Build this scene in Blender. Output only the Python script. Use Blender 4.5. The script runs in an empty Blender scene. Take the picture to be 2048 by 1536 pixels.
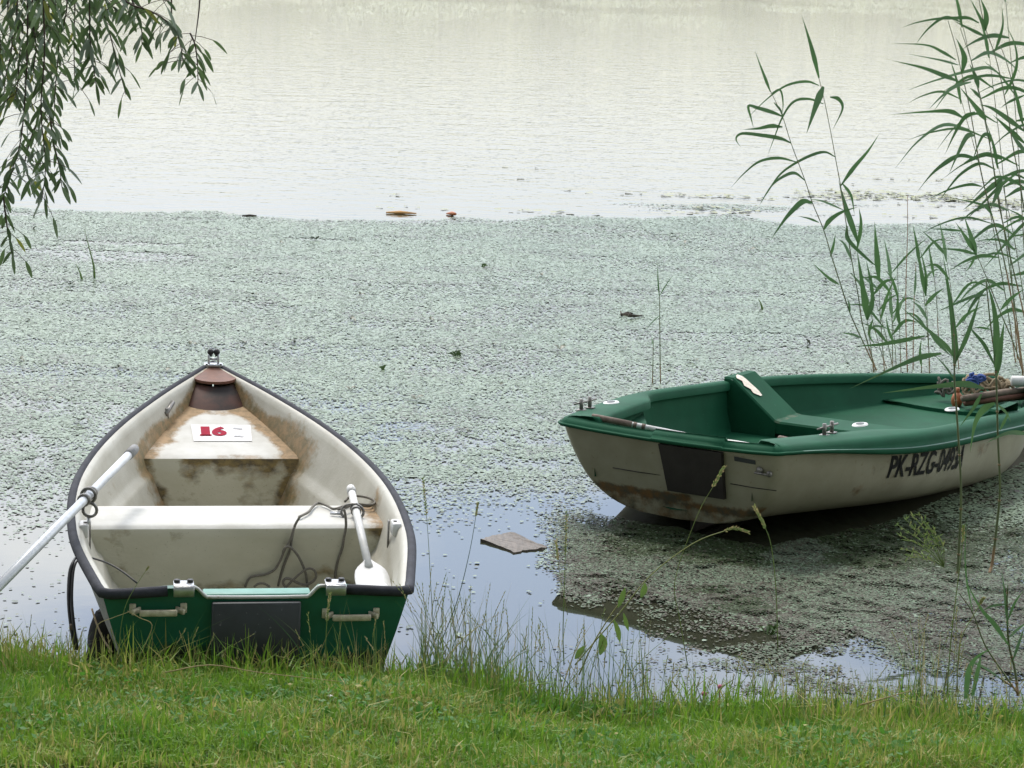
import bpy, math, random
import numpy as np
from mathutils import Vector, Matrix, Euler

random.seed(7)
RNG = np.random.default_rng(11)
S = bpy.context.scene
COL = S.collection

# ------------------------------------------------------------------ camera
CAM_H, PITCH, ROLL, FPX = 2.6, math.radians(11.5), math.radians(1.7), 4355.0
cam_data = bpy.data.cameras.new("camera")
cam_data.sensor_width = 36.0
cam_data.lens = FPX / 2048 * 36.0
cam_data.clip_start = 0.1
cam_data.clip_end = 3000
cam = bpy.data.objects.new("camera", cam_data)
COL.objects.link(cam)
S.camera = cam
FW = Vector((0, math.cos(PITCH), -math.sin(PITCH)))
U0 = Vector((0, math.sin(PITCH), math.cos(PITCH)))
R0 = Vector((1, 0, 0))
RT = R0 * math.cos(ROLL) + U0 * math.sin(ROLL)
UP = U0 * math.cos(ROLL) - R0 * math.sin(ROLL)
EYE = Vector((0, 0, CAM_H))
cam.matrix_world = Matrix(((RT.x, UP.x, -FW.x, 0), (RT.y, UP.y, -FW.y, 0), (RT.z, UP.z, -FW.z, CAM_H), (0, 0, 0, 1)))
cam_data.dof.use_dof = True
cam_data.dof.focus_distance = 8.8
cam_data.dof.aperture_fstop = 20.0

# ------------------------------------------------------------------ light
FRONT_GAIN = 2.6
SUN_EL, SUN_AZ = math.radians(58), math.radians(-20)
world = bpy.data.worlds.new("World")
S.world = world
world.use_nodes = True
wn, wl = world.node_tree.nodes, world.node_tree.links
wn.clear()
w_out = wn.new("ShaderNodeOutputWorld")
w_bg = wn.new("ShaderNodeBackground")
w_bg.inputs["Strength"].default_value = 0.15
w_sky = wn.new("ShaderNodeTexSky")
w_sky.sky_type = 'NISHITA'
w_sky.sun_disc = False
w_sky.sun_elevation = SUN_EL
w_sky.sun_rotation = SUN_AZ
w_sky.air_density = 1.0
w_sky.dust_density = 2.0
w_tc = wn.new("ShaderNodeTexCoord")
w_map = wn.new("ShaderNodeMapping")
w_map.inputs["Scale"].default_value = (2.2, 2.2, 6.0)
w_map.inputs["Location"].default_value = (0.35, 0.1, 0.2)
w_noise = wn.new("ShaderNodeTexNoise")
w_noise.inputs["Scale"].default_value = 1.6
w_noise.inputs["Detail"].default_value = 5
w_ramp = wn.new("ShaderNodeMapRange")
w_ramp.inputs[1].default_value = 0.40
w_ramp.inputs[2].default_value = 0.58
w_ramp.inputs[3].default_value = 0.0
w_ramp.inputs[4].default_value = 1.0
w_mix = wn.new("ShaderNodeMix")
w_mix.data_type = 'RGBA'
w_mix.inputs[7].default_value = (9.0, 8.75, 8.45, 1)
wl.new(w_tc.outputs["Generated"], w_map.inputs["Vector"])
wl.new(w_map.outputs[0], w_noise.inputs["Vector"])
wl.new(w_noise.outputs["Fac"], w_ramp.inputs[0])
wl.new(w_sky.outputs[0], w_mix.inputs[6])
# brighter cloud bank low over the lake, ahead and to the left where the veiled sun stands
w_sep = wn.new("ShaderNodeSeparateXYZ")
wl.new(w_tc.outputs["Generated"], w_sep.inputs[0])


def w_range(sock, a, b, c, d, kind='SMOOTHSTEP'):
    t = wn.new("ShaderNodeMapRange")
    t.interpolation_type = kind
    for i, q in enumerate((a, b, c, d)): t.inputs[i + 1].default_value = q
    wl.new(sock, t.inputs[0])
    return t.outputs[0]


w_front = wn.new("ShaderNodeMath")
w_front.operation = 'MULTIPLY'
wl.new(w_range(w_sep.outputs["Y"], -.15, .85, 0, 1), w_front.inputs[0])
wl.new(w_range(w_sep.outputs["Z"], .30, .80, 1, 0), w_front.inputs[1])
w_f2 = wn.new("ShaderNodeMath")
w_f2.operation = 'MULTIPLY'
wl.new(w_front.outputs[0], w_f2.inputs[0])
wl.new(w_range(w_sep.outputs["Z"], .03, .42, -.105, .66), w_f2.inputs[1])
w_gain = wn.new("ShaderNodeMath")
w_gain.operation = 'MULTIPLY_ADD'
w_gain.inputs[1].default_value = FRONT_GAIN
w_gain.inputs[2].default_value = 1.0
wl.new(w_f2.outputs[0], w_gain.inputs[0])
w_low = w_range(w_sep.outputs["Z"], .08, .26, .9, 0)
w_cl = wn.new("ShaderNodeMath")
w_cl.operation = 'MAXIMUM'
wl.new(w_low, w_cl.inputs[0])
wl.new(w_ramp.outputs[0], w_cl.inputs[1])
wl.new(w_cl.outputs[0], w_mix.inputs[0])
w_haze = wn.new("ShaderNodeMix")       # warm haze along the horizon
w_haze.data_type = 'RGBA'
w_haze.inputs[6].default_value = (9.6, 9.4, 6.9, 1)
w_haze.inputs[7].default_value = (8.6, 8.8, 9.0, 1)
wl.new(w_range(w_sep.outputs["Z"], 0.02, .10, 0, 1), w_haze.inputs[0])
wl.new(w_haze.outputs[2], w_mix.inputs[7])
w_mul = wn.new("ShaderNodeVectorMath")
w_mul.operation = 'SCALE'
wl.new(w_mix.outputs[2], w_mul.inputs[0])
wl.new(w_gain.outputs[0], w_mul.inputs["Scale"])
wl.new(w_mul.outputs[0], w_bg.inputs["Color"])
wl.new(w_bg.outputs[0], w_out.inputs["Surface"])

sun_data = bpy.data.lights.new("sun", 'SUN')
sun_data.energy = 2.2
sun_data.angle = math.radians(14)
sun_data.color = (1.0, 0.96, 0.9)
sun = bpy.data.objects.new("sun", sun_data)
COL.objects.link(sun)
_sd = Vector((math.sin(SUN_AZ) * math.cos(SUN_EL), math.cos(SUN_AZ) * math.cos(SUN_EL), math.sin(SUN_EL)))
sun.rotation_euler = _sd.to_track_quat('Z', 'Y').to_euler()

S.view_settings.view_transform = 'Standard'
S.view_settings.look = 'None'
S.view_settings.exposure = 0.42
S.view_settings.gamma = 1.0
S.cycles.use_denoising = True
S.cycles.max_bounces = 6
S.cycles.transparent_max_bounces = 6
S.cycles.caustics_reflective = False
S.cycles.caustics_refractive = False


# ------------------------------------------------------------------ helpers
def ray(x, y):
    return FW + RT * ((x - 1024) / FPX) + UP * ((768 - y) / FPX)


def at_z(x, y, z=0.0):
    d = ray(x, y)
    return EYE + d * ((z - CAM_H) / d.z)


def at_d(x, y, Y):
    d = ray(x, y)
    return EYE + d * (Y / d.y)


def tag(o, label=None, cat=None, group=None, kind=None):
    if label: o["label"] = label
    if cat: o["category"] = cat
    if group: o["group"] = group
    if kind: o["kind"] = kind
    return o


def empty(name, loc=(0, 0, 0), rot=None):
    o = bpy.data.objects.new(name, None)
    o.empty_display_size = 0.1
    COL.objects.link(o)
    o.location = loc
    if rot is not None: o.rotation_euler = rot
    return o


class MB:
    """collects shapes into one mesh"""
    def __init__(s):
        s.v, s.f, s.a = [], [], []

    def add(s, verts, faces, attr=0.0):
        n = len(s.v)
        s.v += [tuple(p) for p in verts]
        s.f += [tuple(i + n for i in f) for f in faces]
        s.a += list(attr) if hasattr(attr, '__len__') else [attr] * len(verts)

    def grid(s, rows, closed=False, attr=0.0, flip=False):
        nr, nc = len(rows), len(rows[0])
        fs = []
        for i in range(nr - 1):
            for j in range(nc if closed else nc - 1):
                k = (j + 1) % nc
                q = (i * nc + j, i * nc + k, (i + 1) * nc + k, (i + 1) * nc + j)
                fs.append(q[::-1] if flip else q)
        s.add([p for r in rows for p in r], fs, attr)

    def tube(s, pts, r, n=8, caps=True, attr=0.0, flat=1.0):
        pts = [Vector(p) for p in pts]
        rr = r if hasattr(r, '__len__') else [r] * len(pts)
        rows = []
        ref = Vector((0.13, 0.21, 1)).normalized()
        t0 = (pts[1] - pts[0]).normalized()
        if abs(t0.dot(ref)) > .95: ref = Vector((1, 0.1, 0))
        a = t0.cross(ref).normalized()
        for i, p in enumerate(pts):
            t = (pts[min(i + 1, len(pts) - 1)] - pts[max(i - 1, 0)])
            if t.length < 1e-9: t = t0
            t.normalize()
            a = (a - t * a.dot(t))
            a.normalize()
            b = t.cross(a)
            rows.append([p + (a * math.cos(2 * math.pi * k / n) + b * flat * math.sin(2 * math.pi * k / n)) * rr[i] for k in range(n)])
        base = len(s.v)
        s.grid(rows, closed=True, attr=attr)
        if caps:
            s.f.append(tuple(base + k for k in reversed(range(n))))
            s.f.append(tuple(base + (len(rows) - 1) * n + k for k in range(n)))

    def box(s, c, d, rot=None, bev=0.0, attr=0.0):
        hx, hy, hz = d[0] / 2, d[1] / 2, d[2] / 2
        M = rot if rot is not None else Matrix.Identity(3)
        c = Vector(c)
        if bev <= 0:
            vs = [Vector((x, y, z)) for z in (-hz, hz) for y in (-hy, hy) for x in (-hx, hx)]
            fs = [(0, 2, 3, 1), (4, 5, 7, 6), (0, 1, 5, 4), (2, 6, 7, 3), (0, 4, 6, 2), (1, 3, 7, 5)]
            s.add([c + M @ v for v in vs], fs, attr)
            return
        # bevelled box: rounded rectangle rings
        def ring(ix, z):
            x, y = hx - ix, hy - ix
            q = bev
            pts = []
            for sx, sy, a0 in ((1, 1, 0), (-1, 1, 90), (-1, -1, 180), (1, -1, 270)):
                for a in (0, 45, 90):
                    an = math.radians(a0 + a)
                    pts.append(Vector((sx * (x - q) + q * math.cos(an), sy * (y - q) + q * math.sin(an), z)))
            return [c + M @ p for p in pts]
        rows = [ring(bev * .6, -hz), ring(0, -hz + bev * .6), ring(0, hz - bev * .6), ring(bev * .6, hz)]
        base = len(s.v)
        s.grid(rows, closed=True, attr=attr)
        s.f.append(tuple(base + k for k in reversed(range(12))))
        s.f.append(tuple(base + 36 + k for k in range(12)))

    def sphere(s, c, r, nu=10, nv=7, sq=(1, 1, 1), attr=0.0):
        c = Vector(c)
        rows = []
        for i in range(nv + 1):
            th = math.pi * i / nv
            rad = max(math.sin(th), 0.001)
            rows.append([c + Vector((r * sq[0] * rad * math.cos(2 * math.pi * k / nu), r * sq[1] * rad * math.sin(2 * math.pi * k / nu), -r * sq[2] * math.cos(th))) for k in range(nu)])
        s.grid(rows, closed=True, attr=attr)

    def prism(s, poly, y0, y1, attr=0.0):
        """poly in (x,z), extruded along y"""
        n = len(poly)
        vs = [(p[0], y0, p[1]) for p in poly] + [(p[0], y1, p[1]) for p in poly]
        fs = [tuple(range(n)), tuple(reversed(range(n, 2 * n)))]
        fs += [(i, i + n, (i + 1) % n + n, (i + 1) % n) for i in range(n)]
        s.add(vs, fs, attr)

    def leaf(s, pts, w, n, fold=0.18, attr=0.0, prof=None, tip=0.0):
        """ribbon along pts, full width w, facing n"""
        pts = [Vector(p) for p in pts]
        m = len(pts)
        rows, at = [], []
        ta = random.uniform(-.5, .9)
        for i, p in enumerate(pts):
            u = i / (m - 1)
            t = (pts[min(i + 1, m - 1)] - pts[max(i - 1, 0)]).normalized()
            nn = Matrix.Rotation(ta * (u - .3), 3, t) @ Vector(n)
            sd = t.cross(nn)
            if sd.length < 1e-6: sd = Vector((1, 0, 0))
            sd.normalize()
            nm = sd.cross(t).normalized()
            k = prof(u) if prof else (min(1, .25 + u * 3.2) * max(0.03, (1 - u ** 1.7)))
            h = w * .5 * k
            rows.append([p - sd * h, p - nm * (h * fold), p + sd * h])
            at += [attr] * 3
        s.grid(rows, attr=at)

    def build(s, name, mat=None, parent=None, smooth=True, offset=None, attr=False):
        me = bpy.data.meshes.new(name)
        vs = s.v
        if offset is not None:
            ox, oy, oz = offset
            vs = [(p[0] - ox, p[1] - oy, p[2] - oz) for p in vs]
        me.from_pydata([tuple(p) for p in vs], [], s.f)
        if attr:
            at = me.attributes.new("tint", 'FLOAT', 'POINT')
            at.data.foreach_set("value", np.array(s.a, dtype=np.float32))
        if smooth:
            me.polygons.foreach_set("use_smooth", [True] * len(me.polygons))
        me.update()
        if mat: me.materials.append(mat)
        o = bpy.data.objects.new(name, me)
        COL.objects.link(o)
        if parent: o.parent = parent
        return o


def np_mesh(name, verts, counts, tint=None, mat=None, smooth=False):
    """verts (N,k,3): N faces of k own vertices each"""
    N, k = verts.shape[:2]
    me = bpy.data.meshes.new(name)
    me.vertices.add(N * k)
    me.vertices.foreach_set("co", verts.reshape(-1).astype(np.float32))
    me.loops.add(N * k)
    me.loops.foreach_set("vertex_index", np.arange(N * k, dtype=np.int32))
    me.polygons.add(N)
    me.polygons.foreach_set("loop_start", np.arange(0, N * k, k, dtype=np.int32))
    if smooth: me.polygons.foreach_set("use_smooth", np.ones(N, dtype=bool))
    me.update(calc_edges=True)
    if tint is not None:
        at = me.attributes.new("tint", 'FLOAT', 'POINT')
        at.data.foreach_set("value", np.repeat(tint, k).astype(np.float32))
    if mat: me.materials.append(mat)
    o = bpy.data.objects.new(name, me)
    COL.objects.link(o)
    return o


def smooth_path(pts, n=3):
    """Catmull-Rom through pts"""
    pts = [Vector(p) for p in pts]
    if len(pts) < 3:
        a, b = pts[0], pts[-1]
        return [a.lerp(b, i / n) for i in range(n + 1)]
    out = []
    P = [pts[0] * 2 - pts[1]] + pts + [pts[-1] * 2 - pts[-2]]
    for i in range(1, len(P) - 2):
        for j in range(n):
            t = j / n
            p0, p1, p2, p3 = P[i - 1], P[i], P[i + 1], P[i + 2]
            out.append(0.5 * ((2 * p1) + (p2 - p0) * t + (2 * p0 - 5 * p1 + 4 * p2 - p3) * t * t + (3 * p1 - p0 - 3 * p2 + p3) * t ** 3))
    out.append(pts[-1])
    return out


def sstep(a, b, x):
    t = min(1, max(0, (x - a) / (b - a)))
    return t * t * (3 - 2 * t)


def np_sstep(a, b, x):
    t = np.clip((x - a) / (b - a), 0, 1)
    return t * t * (3 - 2 * t)


_perm = np.random.default_rng(3).random((256, 256))


def vnoise(x, y):
    xi, yi = np.floor(x).astype(int), np.floor(y).astype(int)
    fx, fy = x - xi, y - yi
    fx, fy = fx * fx * (3 - 2 * fx), fy * fy * (3 - 2 * fy)
    g = lambda a, b: _perm[a & 255, b & 255]
    return (g(xi, yi) * (1 - fx) + g(xi + 1, yi) * fx) * (1 - fy) + (g(xi, yi + 1) * (1 - fx) + g(xi + 1, yi + 1) * fx) * fy


def fbm(x, y, o=4):
    s, a, t = 0, .5, 0
    for i in range(o):
        s = s + a * vnoise(x * 2 ** i + 17 * i, y * 2 ** i + 31 * i)
        t += a
        a *= .5
    return s / t


# ------------------------------------------------------------------ materials
def mat(name, c1, c2=None, scale=6.0, rough=0.5, bump=0.0, bscale=60.0, spec=0.5, metal=0.0,
        tint=None, stain=None, stain2=None, speck=None, transl=0.0, stretch=(1, 1, 1), lo=.35, hi=.65, stain_gain=3.0):
    """noise-mixed base colour; tint=(colA,colB): second mix driven by the mesh attribute;
    stain: dirt colour where the attribute plus noise is high; speck: fine dark grains"""
    m = bpy.data.materials.new(name)
    m.use_nodes = True
    n, l = m.node_tree.nodes, m.node_tree.links
    b = n["Principled BSDF"]
    b.inputs["Roughness"].default_value = rough
    b.inputs["Specular IOR Level"].default_value = spec
    b.inputs["Metallic"].default_value = metal
    tc = n.new("ShaderNodeTexCoord")
    mp = n.new("ShaderNodeMapping")
    mp.inputs["Scale"].default_value = stretch
    l.new(tc.outputs["Object"], mp.inputs["Vector"])

    def noise(sc, det=5, rg=.6):
        t = n.new("ShaderNodeTexNoise")
        t.inputs["Scale"].default_value = sc
        t.inputs["Detail"].default_value = det
        t.inputs["Roughness"].default_value = rg
        l.new(mp.outputs[0], t.inputs["Vector"])
        return t.outputs["Fac"]

    def rng(v, a, c, d=0., e=1.):
        t = n.new("ShaderNodeMapRange")
        for i, q in enumerate((a, c, d, e)): t.inputs[i + 1].default_value = q
        l.new(v, t.inputs[0])
        return t.outputs[0]

    def mx(f, a, c):
        t = n.new("ShaderNodeMix")
        t.data_type = 'RGBA'
        for i, q in ((6, a), (7, c)):
            if isinstance(q, tuple): t.inputs[i].default_value = (*q, 1)
            else: l.new(q, t.inputs[i])
        l.new(f, t.inputs[0])
        return t.outputs[2]

    def mth(op, a, c):
        t = n.new("ShaderNodeMath")
        t.operation = op
        for i, q in ((0, a), (1, c)):
            if isinstance(q, (int, float)): t.inputs[i].default_value = q
            else: l.new(q, t.inputs[i])
        return t.outputs[0]
    col = mx(rng(noise(scale), lo, hi), c1, c2 if c2 else tuple(x * .85 for x in c1))
    att = None
    if tint or stain:
        at = n.new("ShaderNodeAttribute")
        at.attribute_name = "tint"
        att = at.outputs["Fac"]
    if tint:
        col = mx(rng(att, .3, 1.), col, tint[0])
        if len(tint) > 1: col = mx(rng(att, -.3, -1.), col, tint[1])
    if speck:
        col = mx(rng(noise(speck[1], 2, .5), speck[2], speck[2] + .06), col, speck[0])
    if stain:
        f = mth('ADD', att, mth('MULTIPLY', mth('SUBTRACT', noise(13, 8, .72), .5), 1.5))
        f = rng(f, .42, .42 + 1 / stain_gain)
        sc2 = mx(rng(noise(22, 6, .7), .4, .6), stain, stain2 if stain2 else stain)
        col = mx(f, col, sc2)
    if isinstance(col, tuple): b.inputs["Base Color"].default_value = (*col, 1)
    else: l.new(col, b.inputs["Base Color"])
    if bump:
        bn = n.new("ShaderNodeBump")
        bn.inputs["Strength"].default_value = bump
        bn.inputs["Distance"].default_value = 0.01
        l.new(noise(bscale, 4), bn.inputs["Height"])
        l.new(bn.outputs[0], b.inputs["Normal"])
    if transl > 0:
        tr = n.new("ShaderNodeBsdfTranslucent")
        l.new(col, tr.inputs["Color"])
        ms = n.new("ShaderNodeMixShader")
        ms.inputs[0].default_value = transl
        l.new(b.outputs[0], ms.inputs[1])
        l.new(tr.outputs[0], ms.inputs[2])
        l.new(ms.outputs[0], n["Material Output"].inputs["Surface"])
    return m


M = {}
M['ground'] = mat("bank_soil", (.06, .055, .03), (.045, .06, .02), scale=9, rough=.95, bump=.5, bscale=40)
M['grass'] = mat("grass_blades", (.195, .325, .034), (.115, .245, .022), scale=3.5, rough=.55, spec=.35,
                 tint=((.43, .37, .13), (.075, .21, .025)), transl=.45)
M['talls'] = mat("tall_grass", (.22, .29, .09), (.15, .23, .075), scale=5, rough=.6, spec=.3, tint=((.42, .34, .17), (.06, .13, .05)), transl=.25)
M['duck'] = mat("duckweed", (.165, .225, .14), (.135, .19, .118), scale=1.3, rough=.42, spec=.45,
                tint=((.052, .043, .034), (.028, .046, .015)))
M['duckmud'] = mat("rotting_duckweed", (.17, .235, .155), (.13, .19, .125), scale=1.3, rough=.6, spec=.16,
                   tint=((.066, .055, .042), (.036, .055, .022)))
M['cream'] = mat("weathered_gelcoat", (.47, .455, .39), (.38, .36, .295), scale=5, rough=.45, spec=.4, bump=.12, bscale=90,
                 stain=(.30, .20, .10), stain2=(.17, .14, .07), stain_gain=2.4, speck=((.36, .34, .27), 150, .68))
M['creamface'] = mat("grimy_gelcoat", (.52, .50, .40), (.42, .40, .30), scale=4, rough=.6, spec=.3, bump=.12, bscale=60,
                     stain=(.21, .15, .055), stain2=(.09, .07, .04), stain_gain=1.6, lo=.25, hi=.75, speck=((.27, .26, .19), 120, .69), stretch=(1, 1, 1.6))
M['deck'] = mat("chalky_white_deck", (.58, .575, .54), (.48, .47, .425), scale=7, rough=.6, spec=.2, bump=.08,
                stain=(.33, .22, .115), stain2=(.20, .14, .07), stain_gain=2.4)
M['hullgrey'] = mat("grey_hull", (.30, .30, .28), (.20, .20, .185), scale=7, rough=.6, spec=.3, speck=((.07, .07, .06), 60, .6))
M['rail'] = mat("black_rubber_rail", (.045, .047, .058), (.03, .031, .038), scale=20, rough=.75, spec=.18, bump=.2, bscale=200)
M['transom'] = mat("green_transom", (.013, .125, .07), (.010, .10, .055), scale=4, rough=.4, spec=.4, stain=(.035, .04, .022), stain2=(.02, .022, .014))
M['litgreen'] = mat("lit_transom_green", (.13, .31, .25), (.09, .25, .19), scale=15, rough=.5)  # transom green made paler, the light from above put into the colour
M['padgrey'] = mat("dark_pad", (.045, .05, .054), (.035, .038, .04), scale=9, rough=.5, spec=.4, stain=(.03, .028, .018), stain2=(.05, .045, .03), speck=((.12, .12, .12), 60, .7))
M['padbrown'] = mat("brown_black_pad", (.035, .03, .027), (.026, .022, .02), scale=12, rough=.6, spec=.3, bump=.15, bscale=160)
M['brown'] = mat("rust_brown_plate", (.17, .075, .048), (.12, .055, .037), scale=18, rough=.6, spec=.3, bump=.15, bscale=120)
M['brownin'] = mat("shaded_brown_panel", (.085, .032, .02), (.018, .013, .011), scale=9, rough=.55, spec=.3)
M['metal'] = mat("dull_metal", (.55, .56, .58), (.40, .40, .40), scale=40, rough=.35, metal=.8)
M['steel'] = mat("tarnished_steel", (.25, .24, .22), (.12, .11, .10), scale=60, rough=.45, metal=.6)
M['alu'] = mat("oar_aluminium", (.60, .62, .65), (.50, .52, .54), scale=25, rough=.4, metal=.25, spec=.5)
M['handle'] = mat("aged_handle", (.62, .57, .43), (.42, .36, .25), scale=45, rough=.55)
M['black'] = mat("black_rubber", (.012, .012, .012), (.02, .02, .02), scale=30, rough=.5)
M['white'] = mat("white_plastic", (.60, .60, .59), (.50, .50, .47), scale=14, rough=.45, speck=((.4, .38, .3), 50, .68))
M['griprey'] = mat("grey_grip", (.28, .28, .28), (.2, .2, .2), scale=60, rough=.7)
M['gripbrown'] = mat("brown_grip", (.10, .065, .045), (.16, .12, .09), scale=30, rough=.7)
M['rope'] = mat("grey_rope", (.20, .185, .155), (.10, .092, .075), scale=300, rough=.85)
M['ropetan'] = mat("tan_rope", (.33, .26, .16), (.2, .15, .09), scale=120, rough=.9)
M['blue'] = mat("blue_cord", (.05, .10, .32), (.03, .06, .2), scale=90, rough=.8)
M['orange'] = mat("orange_brown_float", (.42, .13, .04), (.28, .09, .03), scale=20, rough=.6)
M['sticker'] = mat("white_sticker", (.86, .84, .84), (.70, .68, .68), scale=30, rough=.6, spec=.15)
M['red'] = mat("red_print", (.36, .012, .035), (.30, .02, .05), scale=60, rough=.7, spec=.08)
M['greyprint'] = mat("grey_print", (.42, .43, .44), (.55, .55, .55), scale=60, rough=.6)
M['lettering'] = mat("black_lettering", (.010, .010, .011), (.02, .02, .02), scale=60, rough=.6, spec=.15)
M['greenliner'] = mat("green_gelcoat", (.009, .075, .036), (.007, .058, .028), scale=5, rough=.7, spec=.12,
                      speck=((.03, .10, .065), 80, .70), stain=(.10, .12, .08), stain2=(.05, .08, .05))
M['greenrim'] = mat("green_rim", (.011, .084, .042), (.009, .068, .034), scale=6, rough=.7, spec=.14, bump=.05, bscale=90,
                    speck=((.04, .11, .075), 90, .71))
M['greenline'] = mat("pale_green_line", (.07, .17, .12), (.05, .13, .09), scale=30, rough=.5)
M['hullcream'] = mat("cream_hull", (.33, .305, .225), (.255, .235, .165), scale=4.5, rough=.42, spec=.4, bump=.06, bscale=50,
                     stain=(.17, .09, .035), stain2=(.075, .07, .05), speck=((.25, .22, .15), 45, .68))
M['scrape'] = mat("scraped_paint", (.72, .66, .56), (.6, .52, .42), scale=60, rough=.7)
M['wood'] = mat("wet_board", (.17, .14, .115), (.10, .085, .07), scale=12, rough=.6, stretch=(6, 1, 1), bump=.4)
M['woodpole'] = mat("old_pole", (.20, .15, .11), (.12, .09, .065), scale=20, rough=.8)
M['darkwood'] = mat("dark_driftwood", (.06, .045, .03), (.035, .03, .02), scale=25, rough=.85, bump=.6)
M['stump'] = mat("black_stump", (.028, .027, .025), (.015, .014, .013), scale=18, rough=.9, bump=.8, bscale=45)
M['reedstem'] = mat("reed_stem", (.12, .15, .06), (.085, .105, .05), scale=4, rough=.55, tint=((.30, .15, .075), (.06, .09, .04)))
M['reedleaf'] = mat("reed_leaf", (.078, .165, .058), (.056, .12, .045), scale=3, rough=.45, spec=.4,
                    tint=((.18, .27, .06), (.16, .25, .15)), transl=.36)
M['willow'] = mat("willow_leaf", (.10, .155, .06), (.075, .125, .05), scale=4, rough=.45, spec=.4,
                  tint=((.22, .24, .05), (.19, .24, .18)), transl=.36)
M['twig'] = mat("willow_twig", (.075, .05, .04), (.05, .035, .028), scale=30, rough=.8)
M['bark'] = mat("willow_bark", (.13, .11, .085), (.07, .06, .05), scale=6, rough=.95, stretch=(3, 3, .6), bump=.8, bscale=12)
M['weed'] = mat("water_weed", (.09, .16, .04), (.06, .10, .03), scale=14, rough=.4)
M['litter'] = mat("floating_leaf", (.05, .075, .03), (.07, .055, .035), scale=3, rough=.45)
M['straw'] = mat("orange_straw", (.62, .34, .12), (.45, .25, .1), scale=20, rough=.7)
M['farwood'] = mat("far_foliage", (.22, .24, .07), (.17, .20, .055), scale=.25, rough=.8, transl=.2)
M['clover'] = mat("pink_clover", (.45, .12, .2), (.3, .1, .15), scale=60, rough=.8)
M['bindleaf'] = mat("broad_leaf", (.16, .25, .06), (.12, .2, .05), scale=12, rough=.5, transl=.3)


def water_material():
    m = bpy.data.materials.new("lake_water")
    m.use_nodes = True
    n, l = m.node_tree.nodes, m.node_tree.links
    b = n["Principled BSDF"]
    b.inputs["Base Color"].default_value = (.030, .032, .020, 1)
    b.inputs["Roughness"].default_value = 0.02
    b.inputs["IOR"].default_value = 1.333
    g = n.new("ShaderNodeNewGeometry")
    sep = n.new("ShaderNodeSeparateXYZ")
    l.new(g.outputs["Position"], sep.inputs[0])
    amp = n.new("ShaderNodeMapRange")       # calm among the weed, rippled on open water
    amp.interpolation_type = 'SMOOTHSTEP'
    for i, q in enumerate((15., 24., .02, 1.)): amp.inputs[i + 1].default_value = q
    l.new(sep.outputs["Y"], amp.inputs[0])
    mp = n.new("ShaderNodeMapping")
    mp.inputs["Rotation"].default_value = (0, 0, math.radians(-24))
    mp.inputs["Scale"].default_value = (1.0, 1.5, 1)
    l.new(g.outputs["Position"], mp.inputs[0])
    hs = None
    for sc, k in ((1.3, .40), (4.5, .30), (12.0, .13)):
        t = n.new("ShaderNodeTexNoise")
        t.inputs["Scale"].default_value = sc
        t.inputs["Detail"].default_value = 2
        l.new(mp.outputs[0], t.inputs["Vector"])
        q = n.new("ShaderNodeMath")
        q.operation = 'MULTIPLY'
        q.inputs[1].default_value = k
        l.new(t.outputs["Fac"], q.inputs[0])
        if hs is None: hs = q.outputs[0]
        else:
            a = n.new("ShaderNodeMath")
            l.new(hs, a.inputs[0])
            l.new(q.outputs[0], a.inputs[1])
            hs = a.outputs[0]
    q = n.new("ShaderNodeMath")
    q.operation = 'MULTIPLY'
    l.new(hs, q.inputs[0])
    l.new(amp.outputs[0], q.inputs[1])
    bp = n.new("ShaderNodeBump")
    bp.inputs["Strength"].default_value = 1.0
    bp.inputs["Distance"].default_value = 0.021
    l.new(q.outputs[0], bp.inputs["Height"])
    l.new(bp.outputs[0], b.inputs["Normal"])
    return m


M['water'] = water_material()

# ------------------------------------------------------------------ boat frames (used by the ground too)
B1_LOC, B1_YAW, B1_ROLL = Vector((-.8414, 7.0328, 0)), .1884, .0163
B2_LOC, B2_YAW, B2_ROLL = Vector((.6857, 9.1715, 0)), -.614, -.0319
B1_M = Matrix.Rotation(B1_YAW, 3, 'Z') @ Matrix.Rotation(B1_ROLL, 3, 'Y')
B2_K = 1.03
B2_LOC = EYE + (B2_LOC - EYE) * B2_K
B2_R = Matrix.Rotation(B2_YAW, 3, 'Z') @ Matrix.Rotation(B2_ROLL, 3, 'Y')
B2_M = B2_R * B2_K


def loc_plane(Mb, o, x, y, ax, v):
    oo = Mb.inverted() @ (EYE - o)
    d = Mb.inverted() @ ray(x, y)
    return oo + d * ((v - oo[ax]) / d[ax])


# ------------------------------------------------------------------ ground and water
_gy = np.array([-400, -60, -10, 0, 3, 5, 6, 6.9, 7.25, 8, 12, 30, 290, 320, 350, 900.])
_gz = np.array([6, 3, 1.4, 1.0, .78, .46, .255, .055, -.03, -.16, -.5, -1.3, -1.3, .3, 1.6, 9.])


def ground_z(x, y):
    x, y = np.asarray(x, float), np.asarray(y, float)
    z = np.interp(y, _gy, _gz)
    left = 1 - np_sstep(-.45, .35, x)
    near = np_sstep(4.5, 6.6, y) * (1 - np_sstep(7.2, 8.0, y))
    z = z + left * near * .095
    z = z + near * (fbm(x * 2.1 + 5, y * 2.1, 3) - .5) * .09
    # hollow where the grounded boat's stern sits
    c, s = math.cos(-B1_YAW), math.sin(-B1_YAW)
    dx, dy = x - B1_LOC.x, y - B1_LOC.y
    lx, ly = c * dx - s * dy, s * dx + c * dy
    inside = (1 - np_sstep(.46, .62, np.abs(lx))) * np_sstep(-.06, .03, ly) * (1 - np_sstep(2.9, 3.3, ly))
    return np.minimum(z, z * (1 - inside) + inside * -.14)


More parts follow.
